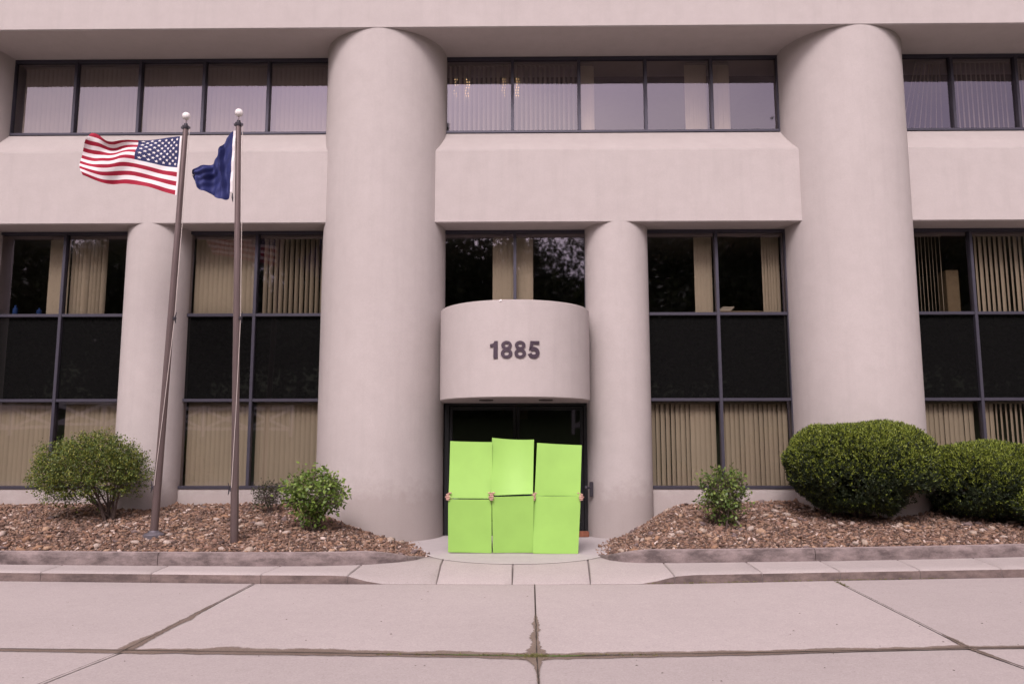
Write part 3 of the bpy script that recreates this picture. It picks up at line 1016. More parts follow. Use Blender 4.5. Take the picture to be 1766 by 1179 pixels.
# canopy: half drum with raised digits
CX0, CY0, CR = -0.10, 12.27, 1.155
CZ0, CZ1 = 2.055, 3.445
mb = MB()
n = 56
ring = [(CX0 + CR * math.cos(PI + PI * k / n), CY0 + CR * math.sin(PI + PI * k / n)) for k in range(n + 1)]
ring = [(CX0 - CR, YW + .003)] + ring + [(CX0 + CR, YW + .003)]
m_ = len(ring)
levels = [(CZ0, -.012), (CZ0 + .012, 0)] + [(CZ0 + (CZ1 - CZ0) * k / 6, 0) for k in range(1, 6)] + [(CZ1 - .012, 0), (CZ1, -.012)]
for z, ins in levels:
    for (x, y) in ring:
        d = Vector((x - CX0, y - CY0, 0))
        k = (1 + ins / CR) if y <= CY0 + .001 else 1
        mb.v.append((CX0 + d.x * k, CY0 + d.y * k, z))
for i in range(len(levels) - 1):
    for k in range(m_ - 1):
        mb.f.append((i * m_ + k, i * m_ + k + 1, (i + 1) * m_ + k + 1, (i + 1) * m_ + k)); mb.mi.append(0)
mb.f.append(tuple(range(m_))[::-1]); mb.mi.append(0)
mb.f.append(tuple((len(levels) - 1) * m_ + k for k in range(m_))); mb.mi.append(0)
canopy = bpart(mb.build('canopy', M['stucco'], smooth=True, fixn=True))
canopy['label'] = 'half-round stucco entrance canopy carrying the street number'
for lx in (-.52, .36):
    m = MB(); ly = 11.72
    m.lathe([(.105, CZ0 - .0005), (.105, CZ0 - .018), (.075, CZ0 - .018), (.07, CZ0 - .002), (.001, CZ0 - .002)], lx, ly, 24)
    sub(m.build('downlight', M['dimmetal'], smooth=True), canopy)
m = MB()
a = -PI / 2 - .165
for k, (s, dz) in enumerate(((.016, 0), (.012, .006))):
    m.sphere((CX0 + (CR + .001) * math.cos(a - .01 * k), CY0 + (CR + .001) * math.sin(a - .01 * k), CZ1 - .014 - dz), s, 5)
sub(m.build('plaster_chip', M['chip']), canopy)
mb = MB()


def stroke2d(pts, w):
    """outline polygon quads for a polyline of half-width w in 2D"""
    L = []; Rr = []
    for i, p in enumerate(pts):
        a = pts[max(0, i - 1)]; b = pts[min(len(pts) - 1, i + 1)]
        dx, dy = b[0] - a[0], b[1] - a[1]; l = math.hypot(dx, dy)
        nxx, nyy = -dy / l, dx / l
        L.append((p[0] + nxx * w, p[1] + nyy * w)); Rr.append((p[0] - nxx * w, p[1] - nyy * w))
    return L, Rr


def ring2d(cx, cy, rx, ry, hx, hy, n=28):
    o = [(cx + rx * math.cos(2 * PI * k / n), cy + ry * math.sin(2 * PI * k / n)) for k in range(n)]
    i = [(cx + hx * math.cos(2 * PI * k / n), cy + hy * math.sin(2 * PI * k / n)) for k in range(n)]
    return o, i


def digit_mesh(kind):
    """front plate + bevelled sides in local (x,z), unit height 1, depth along -y"""
    polys = []      # list of (outer loop pairs as quads strip)
    bm = bmesh.new()

    def face(pts, y=0.0):
        vs = [bm.verts.new((x, y, z)) for x, z in pts]
        bm.faces.new(vs)
    if kind == '1':
        face([(.20, 0), (.45, 0), (.45, 1.0), (.26, 1.0), (.22, .90), (.14, .85), (.0, .83), (.0, .67), (.20, .67)])
    elif kind == '8':
        for cy, rx, ry, hx, hy in ((.280, .335, .280, .140, .120), (.745, .305, .255, .120, .10)):
            o, i = ring2d(.32, cy, rx, ry, hx, hy)
            n = len(o)
            for k in range(n):
                face([o[k], o[(k + 1) % n], i[(k + 1) % n], i[k]], -.008 if cy > .5 else 0)
    else:
        face([(.13, 1.0), (.65, 1.0), (.65, .82), (.255, .83), (.235, .70), (.20, .50), (.035, .50)][:3] + [(.65, .82), (.29, .82), (.255, .655), (.05, .46)])
        pts = [(.125, .485)]
        for k in range(0, 15):
            a = R(128 - k * 21.0)
            pts.append((.315 + .245 * math.cos(a), .335 + .225 * math.sin(a)))
        L, Rr = stroke2d(pts, .110)
        for k in range(len(pts) - 1):
            face([L[k], L[k + 1], Rr[k + 1], Rr[k]])
    bmesh.ops.remove_doubles(bm, verts=bm.verts, dist=.0005)
    bmesh.ops.recalc_face_normals(bm, faces=bm.faces)
    for f in bm.faces:
        if f.normal.y > 0: f.normal_flip()
    r = bmesh.ops.extrude_face_region(bm, geom=list(bm.faces))
    nv = [v for v in r['geom'] if isinstance(v, bmesh.types.BMVert)]
    for v in nv: v.co.y -= .085
    bmesh.ops.recalc_face_normals(bm, faces=bm.faces)
    me = bpy.data.meshes.new('digit')
    bm.to_mesh(me); bm.free()
    me.materials.append(M['digit'])
    return me


DM = {k: digit_mesh(k) for k in '185'}
H = .247
xpos = [(-.440, '1'), (-.285, '8'), (-.095, '8'), (.094, '5')]
for x, k in xpos:
    xc = x + .155 * .5
    s = max(-.9, min(.9, (xc - CX0) / CR))
    th = math.asin(s)
    yy = CY0 - CR * math.cos(th)
    o = link('digit', DM[k])
    sub(o, canopy)
    rm = Matrix.Rotation(th, 4, 'Z')
    o.matrix_local = Matrix.Translation((xc, yy + .006, 2.603)) @ rm @ Matrix.Scale(H, 4) @ Matrix.Translation((-.32, -.0, 0))
    o['label'] = 'raised dark bronze numeral ' + k

# door opener with round knob on the small column
t = thing('door_opener', 'dark knob and tall backplate of a door opener on the narrow column by the entrance', 'door opener', (1.07, 12.62, .70))
m = MB(); m.box(-.012, .045, -.06, -.02, -.11, .12)
m.build('backplate', M['darkmetal'], t, bevel=.008)
m = MB(); m.tube([(-.005, -.05, .03), (-.06, -.09, .03)], [.018, .018], 10); m.sphere((-.068, -.095, .03), .034, 8)
m.build('knob', M['darkmetal'], t, smooth=True)
m = MB(); m.box(-.11, .11, -.05, .05, 0, .085)
o = m.build('brick', M['brick'], bevel=.008); o.location = (.93, 12.62, ZL + .002); o.rotation_euler = (0, 0, .15)
tag(o, 'red brown brick lying on the landing at the foot of the glass door', 'brick')

# ------------------------------------------------------------------ blinds behind the glass
SW = .089
V = [(-SW / 2, .004, -1), (-SW / 4, -.003, -1), (0, -.005, -1), (SW / 4, -.003, -1), (SW / 2, .004, -1)]
V = V + [(x, y, 0) for x, y, z in V]
SLAT = {k: mesh_of('slat', V, [(i, i + 1, i + 6, i + 5) for i in range(4)], M[k], smooth=True) for k in ('slat', 'slatw')}
BLG = 'vertical blinds hanging behind the windows'


def blind(xa, xb, z0, z1, ang, pitch, label, mat='slat', jit=3, tops=None, gaps=()):
    t = thing('vertical_blind', label, 'blind', ((xa + xb) / 2, YW + .20, z1), BLG)
    m = MB(); m.box(xa - t.location.x, xb - t.location.x, -.02, .02, -.035, 0)
    m.build('headrail', M['rail'], t)
    k = int(round((xb - xa) / pitch))
    g = random.Random(int(xa * 1000) + int(z0 * 77))
    for i in range(k):
        x = xa + (i + .5) * (xb - xa) / k
        if any(a < x < b for a, b in gaps): continue
        o = link('slat', SLAT[mat], t)
        o.location = (x - t.location.x + g.uniform(-.003, .003), g.uniform(-.004, .004), -.036)
        aa = ang(i, k) if callable(ang) else ang
        o.rotation_mode = 'ZYX'
        o.rotation_euler = (0, R(tops(i, k)) if tops else 0, R(aa + g.uniform(-jit, jit)))
        o.scale = (1, 1, z1 - z0 - .036)
    return t


UZ0, UZ1 = 6.56, 7.90
blind(-8.58, -3.25, UZ0, UZ1, 24, .080, 'closed pale vertical blind across the long upper window behind the flags', 'slatw')
blind(-1.24, -.18, UZ0, UZ1, 63, .083, 'striped half-open blind in the leftmost pane of the upper window above the canopy', 'slatw', 5)
blind(-.10, .95, UZ0, UZ1, 62, .083, 'striped half-open blind in the second pane from the left, upper window above the canopy', 'slatw', 5)
blind(1.03, 1.24, UZ0, UZ1, 20, .045, 'narrow plain strip of blind drawn back beside the striped blinds, upper window above the canopy', 'slat')
blind(2.83, 3.18, UZ0, UZ1, 25, .04, 'wider drawn-back blind left of the last mullion, upper window above the canopy', 'slat')
blind(3.27, 3.57, UZ0, UZ1, 25, .045, 'drawn-back blind right of the last mullion, upper window above the canopy', 'slat')
blind(6.75, 7.22, UZ0, UZ1, 70, .06, 'tangled blind with slats fanned askew in the upper right window', 'slat', 10, lambda i, k: 14 - 14 * i / k)
blind(7.35, 8.33, UZ0, UZ1, 48, .083, 'closed striped blind in the upper right window beside the tangled one', 'slatw')
blind(8.40, 9.45, UZ0, UZ1, 30, .083, 'blind at the right end of the upper right window, cut by the picture edge', 'slatw')
LZ0, LZ1 = 3.50, 4.86
blind(-7.92, -7.63, LZ0, LZ1, 22, .045, 'drawn-back blind left of the mullion, far left lower window, top row')
blind(-7.55, -6.98, LZ0, LZ1, 48, .065, 'half-drawn blind with dark gaps, far left lower window, top row', 'slat', 14)
blind(-5.46, -4.43, LZ0, LZ1, 16, .078, 'closed beige blind behind the right flagpole, top row')
blind(-4.32, -3.28, LZ0, LZ1, 60, .086, 'open blind with evenly spaced dark gaps beside the big left column, top row', 'slat', 4)
blind(-.46, -.145, LZ0, LZ1, 14, .05, 'drawn-back blind left of the mullion just above the canopy')
blind(-.06, .18, LZ0, LZ1, 14, .05, 'drawn-back blind right of the mullion just above the canopy')
blind(2.90, 3.165, LZ0, LZ1, 14, .05, 'drawn-back blind left of the mullion, window right of the canopy, top row')
blind(4.02, 4.30, LZ0, LZ1, 35, .045, 'drawn-back blind against the big right column, window right of the canopy, top row')
blind(6.40, 7.0, LZ0, LZ1, 64, .060, 'wide-open blind with thin upright slats, far right lower window, top row', 'slat', 4)
blind(7.44, 8.60, LZ0, LZ1, 30, .083, 'mostly closed blind at the right picture edge, far right lower window, top row', 'slat', 10)
BZ0, BZ1 = .74, 2.08
blind(-8.70, -7.66, BZ0, BZ1, 20, .080, 'closed blind left of the mullion, far left lower window, bottom row', 'slat', 4)
blind(-7.49, -6.5, BZ0, BZ1, 18, .080, 'closed blind right of the mullion behind the big round bush, bottom row')
blind(-5.46, -4.43, BZ0, BZ1, 16, .080, 'closed blind left of the mullion between the flagpoles, bottom row')
blind(-4.34, -3.27, BZ0, BZ1, 18, .080, 'closed blind behind the bright green bush, bottom row')
blind(2.10, 3.16, BZ0, BZ1, lambda i, k: 12 if i > 7 else 30, .082, 'blind with some dark gaps left of the mullion, window right of the doors, bottom row', 'slat', 7)
blind(3.24, 4.32, BZ0, BZ1, 20, .080, 'closed blind right of the mullion beside the big yew bush, bottom row', 'slat', 6)
blind(6.38, 7.33, BZ0, BZ1, 14, .080, 'closed blind above the second yew bush, far right window, bottom row')
blind(7.43, 8.62, BZ0, BZ1, lambda i, k: 16 if i < 3 else 40, .082, 'blind with narrow dark gaps at the right picture edge, bottom row', 'slat', 6)

# strings of warm beads behind the upper window
for i, (x, lab) in enumerate(((-1.11, 'string of warm bead lights farthest left in the upper window above the canopy'), (-.91, 'string of warm bead lights second from left in the upper window above the canopy'),
                              (-.29, 'string of warm bead lights just left of the first mullion, upper window above the canopy'), (-.055, 'brightest string of warm bead lights, right of the first mullion in the upper window'))):
    t = thing('bead_light', lab, 'light', (x, YW + .12, 7.6), 'bead lights in the upper window')
    m = MB()
    for col_ in (-.02, .02):
        for k in range(7):
            if random.random() < .12: continue
            m.sphere((col_ + .012 * math.sin(k), 0, -.05 * k), (.0050 if i % 2 else .0036), 4)
    m.build('bead', M['lampglow'], t)
    m = MB(); m.tube([(0, 0, .03), (0, 0, .28)], [.002, .002], 5)
    m.build('wire', M['darkmetal'], t)

# odds and ends on the sills
for x, hgt, lab in ((-8.42, .15, 'blue bottle on the inner sill, far left lower window, nearer the picture edge'), (-8.02, .10, 'small blue bottle on the inner sill beside the drawn-back blind, far left window')):
    m = MB(); m.lathe([(.001, 0), (.04, 0), (.04, hgt * .6), (.016, hgt * .75), (.016, hgt), (.001, hgt)], x, YW + .13, 12)
    o = m.build('bottle', M['bottle'], smooth=True); o.data.transform(Matrix.Translation((-x, -(YW + .13), 0))); o.location = (x, YW + .13, 3.55)
    tag(o, lab, 'bottle', 'bottles on the sill')
t = thing('desk', 'desk edge with papers seen through the window right of the canopy', 'desk', (3.7, 13.45, 3.46))
m = MB(); m.box(-.45, .6, -.3, .3, .12, .15); m.build('desktop', M['cardboard'], t)
for sx in (-.42, .55):
    for sy in (-.27, .25):
        m = MB(); m.box(sx, sx + .03, sy, sy + .03, 0, .12); m.build('leg', M['darkmetal'], t)
m = MB()
for k in range(4):
    m.box(3.30 + .03 * k, 3.52 + .02 * k, 13.2, 13.42, 3.612 + .02 * k, 3.628 + .02 * k)
tag(m.build('paper_stack', M['paper']), 'slumped stack of white papers on the desk behind the window', 'papers')
m = MB(); m.box(7.10, 7.31, 13.1, 13.35, 3.47, 4.28)
tag(m.build('carton', M['cardboard'], bevel=.005), 'tall beige carton standing inside the far right lower window', 'carton')


# ------------------------------------------------------------------ flagpoles and flags
def flagpole(base, top, label, collar):
    t = thing('flagpole', label, 'flagpole', base, 'flagpoles in the left bed')
    b = Vector(base); e = Vector(top)
    d = e - b
    m = MB(); k = 10
    pts = [Vector((0, 0, -.12))] + [d * (i / k) for i in range(k + 1)]
    m.tube(pts, [.052] + [.052 - .017 * (i / k) for i in range(k + 1)], 20)
    m.build('shaft', M['pole'], t, smooth=True)
    m = MB(); m.tube([d, d + Vector((0, 0, .02)), d + Vector((0, 0, .05)), d + Vector((0, 0, .052)), d + Vector((0, 0, .085))], [.04, .046, .046, .026, .024], 16)
    m.box(d.x - .062, d.x + .062, d.y - .012, d.y + .012, d.z + .012, d.z + .04)
    m.build('truck', M['darkmetal'], t, smooth=True)
    m = MB(); m.tube([d + Vector((0, 0, .08)), d + Vector((0, 0, .16))], [.008, .006], 8); m.build('spindle', M['pole'], t)
    m = MB(); m.sphere(d + Vector((0, 0, .195)), .056, 12); m.build('finial_ball', M['ball'], t, smooth=True)
    if collar:
        m = MB(); m.lathe([(.055, .085), (.075, .06), (.12, .045), (.135, .03), (.135, -.06)], 0, 0, 28)
        m.build('base_collar', M['collar'], t, smooth=True)
    # halyard runs down beside the shaft to the cleats
    m = MB()
    off = Vector((.06, -.01, 0))
    m.tube([d + off, d * .86 + off * 1.05, d * .52 + off * .95, d * .30 + Vector((.025, -.055, 0)), d * .12 + Vector((-.02, -.062, 0))], [.004] * 5, 6)
    m.build('halyard', M['rope'], t)
    for fr, s in ((.52, 1), (.115, -1)):
        m = MB(); p = d * fr + Vector((.050 * s, -.015, 0))
        m.box(p.x - .012, p.x + .030, p.y - .01, p.y + .01, p.z - .012, p.z + .012)
        m.tube([p + Vector((.03 * s, 0, -.07)), p + Vector((.02 * s, 0, -.03)), p + Vector((.02 * s, 0, .03)), p + Vector((.034 * s, 0, .085))], [.004, .009, .009, .004], 6)
        m.tube([p + Vector((.0, -.012, .02)), p + Vector((.034, -.012, .0)), p + Vector((.0, -.012, -.022))], [.006] * 3, 6)
        m.build('cleat', M['darkmetal'], t)
    return t


P1B, P1T = (-4.858, 10.65, .196), (-4.722, 10.65, 5.80)
P2B, P2T = (-3.681, 10.35, .194), (-3.864, 10.35, 5.715)
flagpole(P1B, P1T, 'bronze flagpole with round base collar flying the stars and stripes', True)
flagpole(P2B, P2T, 'bronze flagpole without base collar flying the plain navy flag', False)

# stars and stripes, streaming to the left
TU = [0, .09, .18, .30, .40, .50, .56, .63, .69, .75, .87, 1]
TX = [-4.775, -4.885, -4.996, -5.172, -5.348, -5.541, -5.643, -5.745, -5.822, -5.885, -5.977, -6.061]
TZ = [5.687, 5.690, 5.673, 5.651, 5.614, 5.622, 5.603, 5.585, 5.624, 5.678, 5.732, 5.759]
BU = [0, .12, .23, .39, .55, .74, 1]
BX = [-4.800, -4.953, -5.102, -5.339, -5.576, -5.844, -6.083]
BZ = [4.837, 4.882, 4.928, 4.963, 5.006, 5.053, 5.107]


def smooth_interp(u, U, Vv):
    return sum(float(np.interp(min(1, max(0, u + d)), U, Vv)) * w for d, w in ((-.05, .2), (-.025, .25), (0, .1), (.025, .25), (.05, .2))) if 0.06 < u < .94 else float(np.interp(u, U, Vv))


def flag_pt(u, v):
    b = .30 * math.exp(-((u - .48) / .2) ** 2)
    vv = v ** (1 + b)
    x = smooth_interp(u, TU, TX) * (1 - vv) + smooth_interp(u, BU, BX) * vv
    z = smooth_interp(u, TU, TZ) * (1 - vv) + smooth_interp(u, BU, BZ) * vv
    x -= .11 * math.sin(PI * min(1, v * 1.02)) * sstep(.55, 1, u)
    z += .012 * math.sin(9 * u + 4 * v) * u
    y = 10.615 + .085 * math.sin(2 * PI * (u * 1.25 + .22 * v) + .6) * min(1, u * 2.5) + .05 * math.sin(2 * PI * (u * .9 - 1.3 * v)) * u
    y += .012 * math.sin(2 * PI * (u * 3.1 + .8 * v) + 1) * u + .006 * math.sin(2 * PI * (4 * u - 2.3 * v))
    y += .075 * math.exp(-((u - .56) / .12) ** 2) * math.exp(-((v - .20) / .16) ** 2)
    return Vector((x, y, z))


t = thing('flag', 'stars and stripes flag streaming from the left flagpole', 'flag', (-4.78, 10.62, 5.2))
off = Vector(t.location)
nu, nv = 70, 52
V = [flag_pt(i / nu, j / nv) - off for j in range(nv + 1) for i in range(nu + 1)]
F = []; MI = []
for j in range(nv):
    for i in range(nu):
        F.append((j * (nu + 1) + i, (j + 1) * (nu + 1) + i, (j + 1) * (nu + 1) + i + 1, j * (nu + 1) + i + 1))
        MI.append(2 if (i < nu * .4 and j < nv * 7 / 13) else (0 if (j // 4) % 2 == 0 else 1))
link('cloth', mesh_of('cloth', V, F, [M['fred'], M['fwhite'], M['fblue']], MI, smooth=True), t)
sv = []; sf = []
for r_ in range(9):
    cols = 6 if r_ % 2 == 0 else 5
    for c_ in range(cols):
        cu = (c_ * 2 + (1 if cols == 6 else 2)) / 12 * .4
        cv = (r_ + 1) / 10 * 7 / 13
        e = .004
        nrm = (flag_pt(cu + e, cv) - flag_pt(cu - e, cv)).cross(flag_pt(cu, cv + e) - flag_pt(cu, cv - e)).normalized()
        if nrm.y > 0: nrm = -nrm
        for sgn in (1, -1):
            b = len(sv)
            for k in range(10):
                rad = .0265 if k % 2 == 0 else .0108
                a = PI / 2 + k * PI / 5
                p = flag_pt(cu - rad * math.cos(a) / 1.45, cv - rad * math.sin(a) / .88) + nrm * .004 * sgn
                sv.append(p - off)
            sv.append(flag_pt(cu, cv) + nrm * .004 * sgn - off)
            sf += [(b + k, b + (k + 1) % 10, b + 10) for k in range(10)]
link('star_field', mesh_of('star_field', sv, sf, M['fwhite']), t)
m = MB()
hp = [flag_pt(0, k / 12) - off for k in range(13)]
for w0, w1, dy in ((-.002, .022, -.003), (-.002, .022, .003)):
    m.add([(p.x + w, p.y + dy, p.z) for p in hp for w in (w0, w1)], [(2 * k, 2 * k + 1, 2 * k + 3, 2 * k + 2) for k in range(12)])
m.build('heading', M['fwhite'], t)

# navy flag, half furled in folds
ST = [(-3.914, 5.637), (-3.994, 5.578), (-4.048, 5.489), (-4.072, 5.385), (-4.096, 5.296), (-4.151, 5.237), (-4.219, 5.178), (-4.317, 5.127), (-4.401, 5.098), (-4.463, 5.047)]
SB = [(-3.925, 4.78), (-3.955, 4.650), (-4.03, 4.665), (-4.105, 4.69), (-4.14, 4.752), (-4.244, 4.790), (-4.322, 4.789), (-4.366, 4.826), (-4.425, 4.93), (-4.463, 5.03)]


def navy_pt(u, v):
    q = u * 9
    f = lambda P, k: smooth_interp(u, [i / 9 for i in range(10)], [p[k] for p in P])
    x = f(ST, 0) * (1 - v) + f(SB, 0) * v; z = f(ST, 1) * (1 - v) + f(SB, 1) * v
    x += .018 * math.sin(7 * v + 9 * u) * math.sin(PI * u) + .03 * math.sin(PI * v) * sstep(.15, .35, u) * (1 - sstep(.35, .6, u))
    y = 10.31 + .06 * math.sin(2 * PI * (u * 2.1 + .25 * v)) * min(1, u * 4) + .022 * math.sin(2 * PI * (5 * u + .9 * v)) * min(1, 4 * u) + .02 * math.sin(9 * v + 4 * u) * u + .008 * math.sin(21 * v - 17 * u)
    return Vector((x, y, z))


t = thing('flag', 'plain navy blue flag hanging half furled from the right flagpole', 'flag', (-3.9, 10.31, 5.2))
off = Vector(t.location)
nu, nv = 64, 40
V = [navy_pt(i / nu, j / nv) - off for j in range(nv + 1) for i in range(nu + 1)]
F = [(j * (nu + 1) + i, (j + 1) * (nu + 1) + i, (j + 1) * (nu + 1) + i + 1, j * (nu + 1) + i + 1) for j in range(nv) for i in range(nu)]
link('cloth', mesh_of('cloth', V, F, M['navy'], smooth=True), t)
sv = []; sf = []
for k in range(9):
    vv = .40 + k * .022
    uu = .33 - .004 * k
    b = len(sv)
    wv = .006 + .003 * math.sin(k * 2.1)
    for du, dv in ((-wv, 0), (wv, .002), (wv * .8, .014), (-wv * .8, .012)):
        sv.append(navy_pt(uu + du, vv + dv) + Vector((0, -.012, 0)) - off)
    sf.append((b, b + 1, b + 2, b + 3))
link('emblem', mesh_of('emblem', sv, sf, M['gold']), t)
m = MB()
hp = [navy_pt(0, k / 12) - off for k in range(13)]
for w0, w1, dy in ((-.001, .032, -.003), (-.001, .032, .003)):
    m.add([(p.x + w, p.y + dy, p.z) for p in hp for w in (w0, w1)], [(2 * k, 2 * k + 1, 2 * k + 3, 2 * k + 2) for k in range(12)])
m.build('heading', M['fwhite'], t)
m = MB(); m.tube([(.01, 0, -.44), (.014, -.005, -.50), (.02, 0, -.56)], [.006, .012, .005], 8); m.build('snap_hook', M['darkmetal'], t)

# ------------------------------------------------------------------ green boards
def board(corners, tiltY, bow, label, bowx=0.0):
    """corners TL, TR, BR, BL as (x,z); tiltY: y at top and bottom"""
    TL, TR, BR, BL = corners
    cx = (TL[0] + TR[0] + BR[0] + BL[0]) / 4; zb = min(BL[1], BR[1])
    o = []
    nu, nv = 8, 10
    th = .005
    G = []
    for j in range(nv + 1):
        v = j / nv
        for i in range(nu + 1):
            u = i / nu
            x = (TL[0] * (1 - u) + TR[0] * u) * (1 - v) + (BL[0] * (1 - u) + BR[0] * u) * v
            z = (TL[1] * (1 - u) + TR[1] * u) * (1 - v) + (BL[1] * (1 - u) + BR[1] * u) * v
            y = tiltY[0] * (1 - v) + tiltY[1] * v
            y += bow * (4 * u * (1 - u)) + bowx * 4 * v * (1 - v)
            z -= .012 * 4 * u * (1 - u) * (1 if bow > 0.02 else .25) * (1 - v)
            G.append((x - cx, y - 10.7, z - zb))
    n = nu + 1
    V = G + [(x, y + th, z) for x, y, z in G]
    N = len(G)
    F = []; MI = []
    for j in range(nv):
        for i in range(nu):
            q = (j * n + i, (j + 1) * n + i, (j + 1) * n + i + 1, j * n + i + 1)
            F.append(q); MI.append(0)
            F.append(tuple(N + k for k in q[::-1])); MI.append(0)
    ring = list(range(n)) + [j * n + nu for j in range(1, nv + 1)] + [nv * n + i for i in range(nu - 1, -1, -1)] + [j * n for j in range(nv - 1, 0, -1)]
    for k in range(len(ring)):
        a, b = ring[k], ring[(k + 1) % len(ring)]
        F.append((a, b, N + b, N + a)); MI.append(1)
    me = mesh_of('poster_board', V, F, [M['board'], M['boardedge']], MI)
    bm = bmesh.new(); bm.from_mesh(me); bmesh.ops.recalc_face_normals(bm, faces=bm.faces); bm.to_mesh(me); bm.free()
    me.polygons.foreach_set('use_smooth', np.ones(len(me.polygons), dtype=bool))
    me.set_sharp_from_angle(angle=R(50))
    ob = link('poster_board', me)
    ob.location = (cx, 10.7, zb)
    tag(ob, label, 'poster board', 'lime green boards held in front of the doors')
    return ob


board([(-.967, 1.447), (-.399, 1.433), (-.394, .687), (-.976, .691)], (10.83, 10.74), .02, 'upper left lime green board, held above the lower left one', .015)
board([(-.401, 1.492), (.169, 1.466), (.148, .749), (-.405, .726)], (10.87, 10.70), .05, 'upper middle lime green board, palest and tallest of the six', .03)
board([(.210, 1.422), (.812, 1.390), (.781, .722), (.172, .724)], (10.80, 10.755), .012, 'upper right lime green board, slightly lower than its neighbours')
board([(-.976, .683), (-.399, .679), (-.401, -.024), (-.977, -.012)], (10.70, 10.76), .012, 'lower left lime green board standing on the landing')
board([(-.393, .714), (.158, .728), (.149, -.018), (-.384, -.022)], (10.675, 10.765), .02, 'lower middle lime green board, darkest of the six')
board([(.158, .722), (.787, .722), (.742, -.026), (.147, -.022)], (10.755, 10.73), -.012, 'lower right lime green board, largest of the bottom row')


# ------------------------------------------------------------------ people crouching behind the boards
def skin_mesh(name, verts, edges, radii, mat, subdiv=1, root=0):
    me = bpy.data.meshes.new(name)
    me.from_pydata(verts, edges, [])
    o = bpy.data.objects.new(name, me)
    C.objects.link(o)
    md = o.modifiers.new('skin', 'SKIN')
    for i, r in enumerate(radii):
        me.skin_vertices[0].data[i].radius = (r, r) if not isinstance(r, tuple) else r
        me.skin_vertices[0].data[i].use_root = (i == root)
    if subdiv:
        s = o.modifiers.new('subd', 'SUBSURF'); s.levels = subdiv; s.render_levels = subdiv
    dg = bpy.context.evaluated_depsgraph_get()
    dg.update()
    m2 = bpy.data.meshes.new_from_object(o.evaluated_get(dg))
    bpy.data.objects.remove(o)
    m2.name = name
    m2.materials.clear(); m2.materials.append(mat)
    m2.polygons.foreach_set('use_smooth', np.ones(len(m2.polygons), dtype=bool))
    return m2


def join_meshes(name, ms, mat):
    bm = bmesh.new()
    for m in ms: bm.from_mesh(m)
    me = bpy.data.meshes.new(name)
    bm.to_mesh(me); bm.free()
    me.materials.append(mat)
    me.polygons.foreach_set('use_smooth', np.ones(len(me.polygons), dtype=bool))
    return me


def hand(edge, zc, s, yb, grip=True):
    """s=-1: grips the board's edge on the viewer's left; returns meshes; coordinates world. yb = board front y"""
    out = []
    wrist = (edge + s * .002, yb + .115, zc - .03)
    palm = (edge + s * .022, yb + .055, zc)
    out.append(skin_mesh('palm', [wrist, (edge + s * .018, yb + .085, zc - .012), palm, (edge + s * .026, yb + .035, zc)], [(0, 1), (1, 2), (2, 3)], [(.026, .02), (.033, .02), (.040, .017), (.036, .012)], M['skin'], 1))
    ln = [.046, .054, .051, .040]
    for k in range(4):
        z = zc + .034 - k * .0215
        L = ln[k]
        p = [(edge + s * .026, yb + .045, z), (edge + s * .028, yb + .012, z + .002), (edge + s * .022, yb - .014, z + .002),
             (edge + s * .003, yb - .021, z), (edge - s * (L - .026), yb - .015, z - .003)]
        out.append(skin_mesh('finger', p, [(0, 1), (1, 2), (2, 3), (3, 4)], [.0105, .0105, .0102, .0096, .0080], M['skin'], 1))
    th = [(edge + s * .02, yb + .06, zc + .02), (edge + s * .004, yb + .045, zc + .05), (edge - s * .022, yb + .026, zc + .058), (edge - s * .04, yb + .019, zc + .055)]
    out.append(skin_mesh('thumb', th, [(0, 1), (1, 2), (2, 3)], [.014, .012, .0105, .008], M['skin'], 1))
    return out, wrist


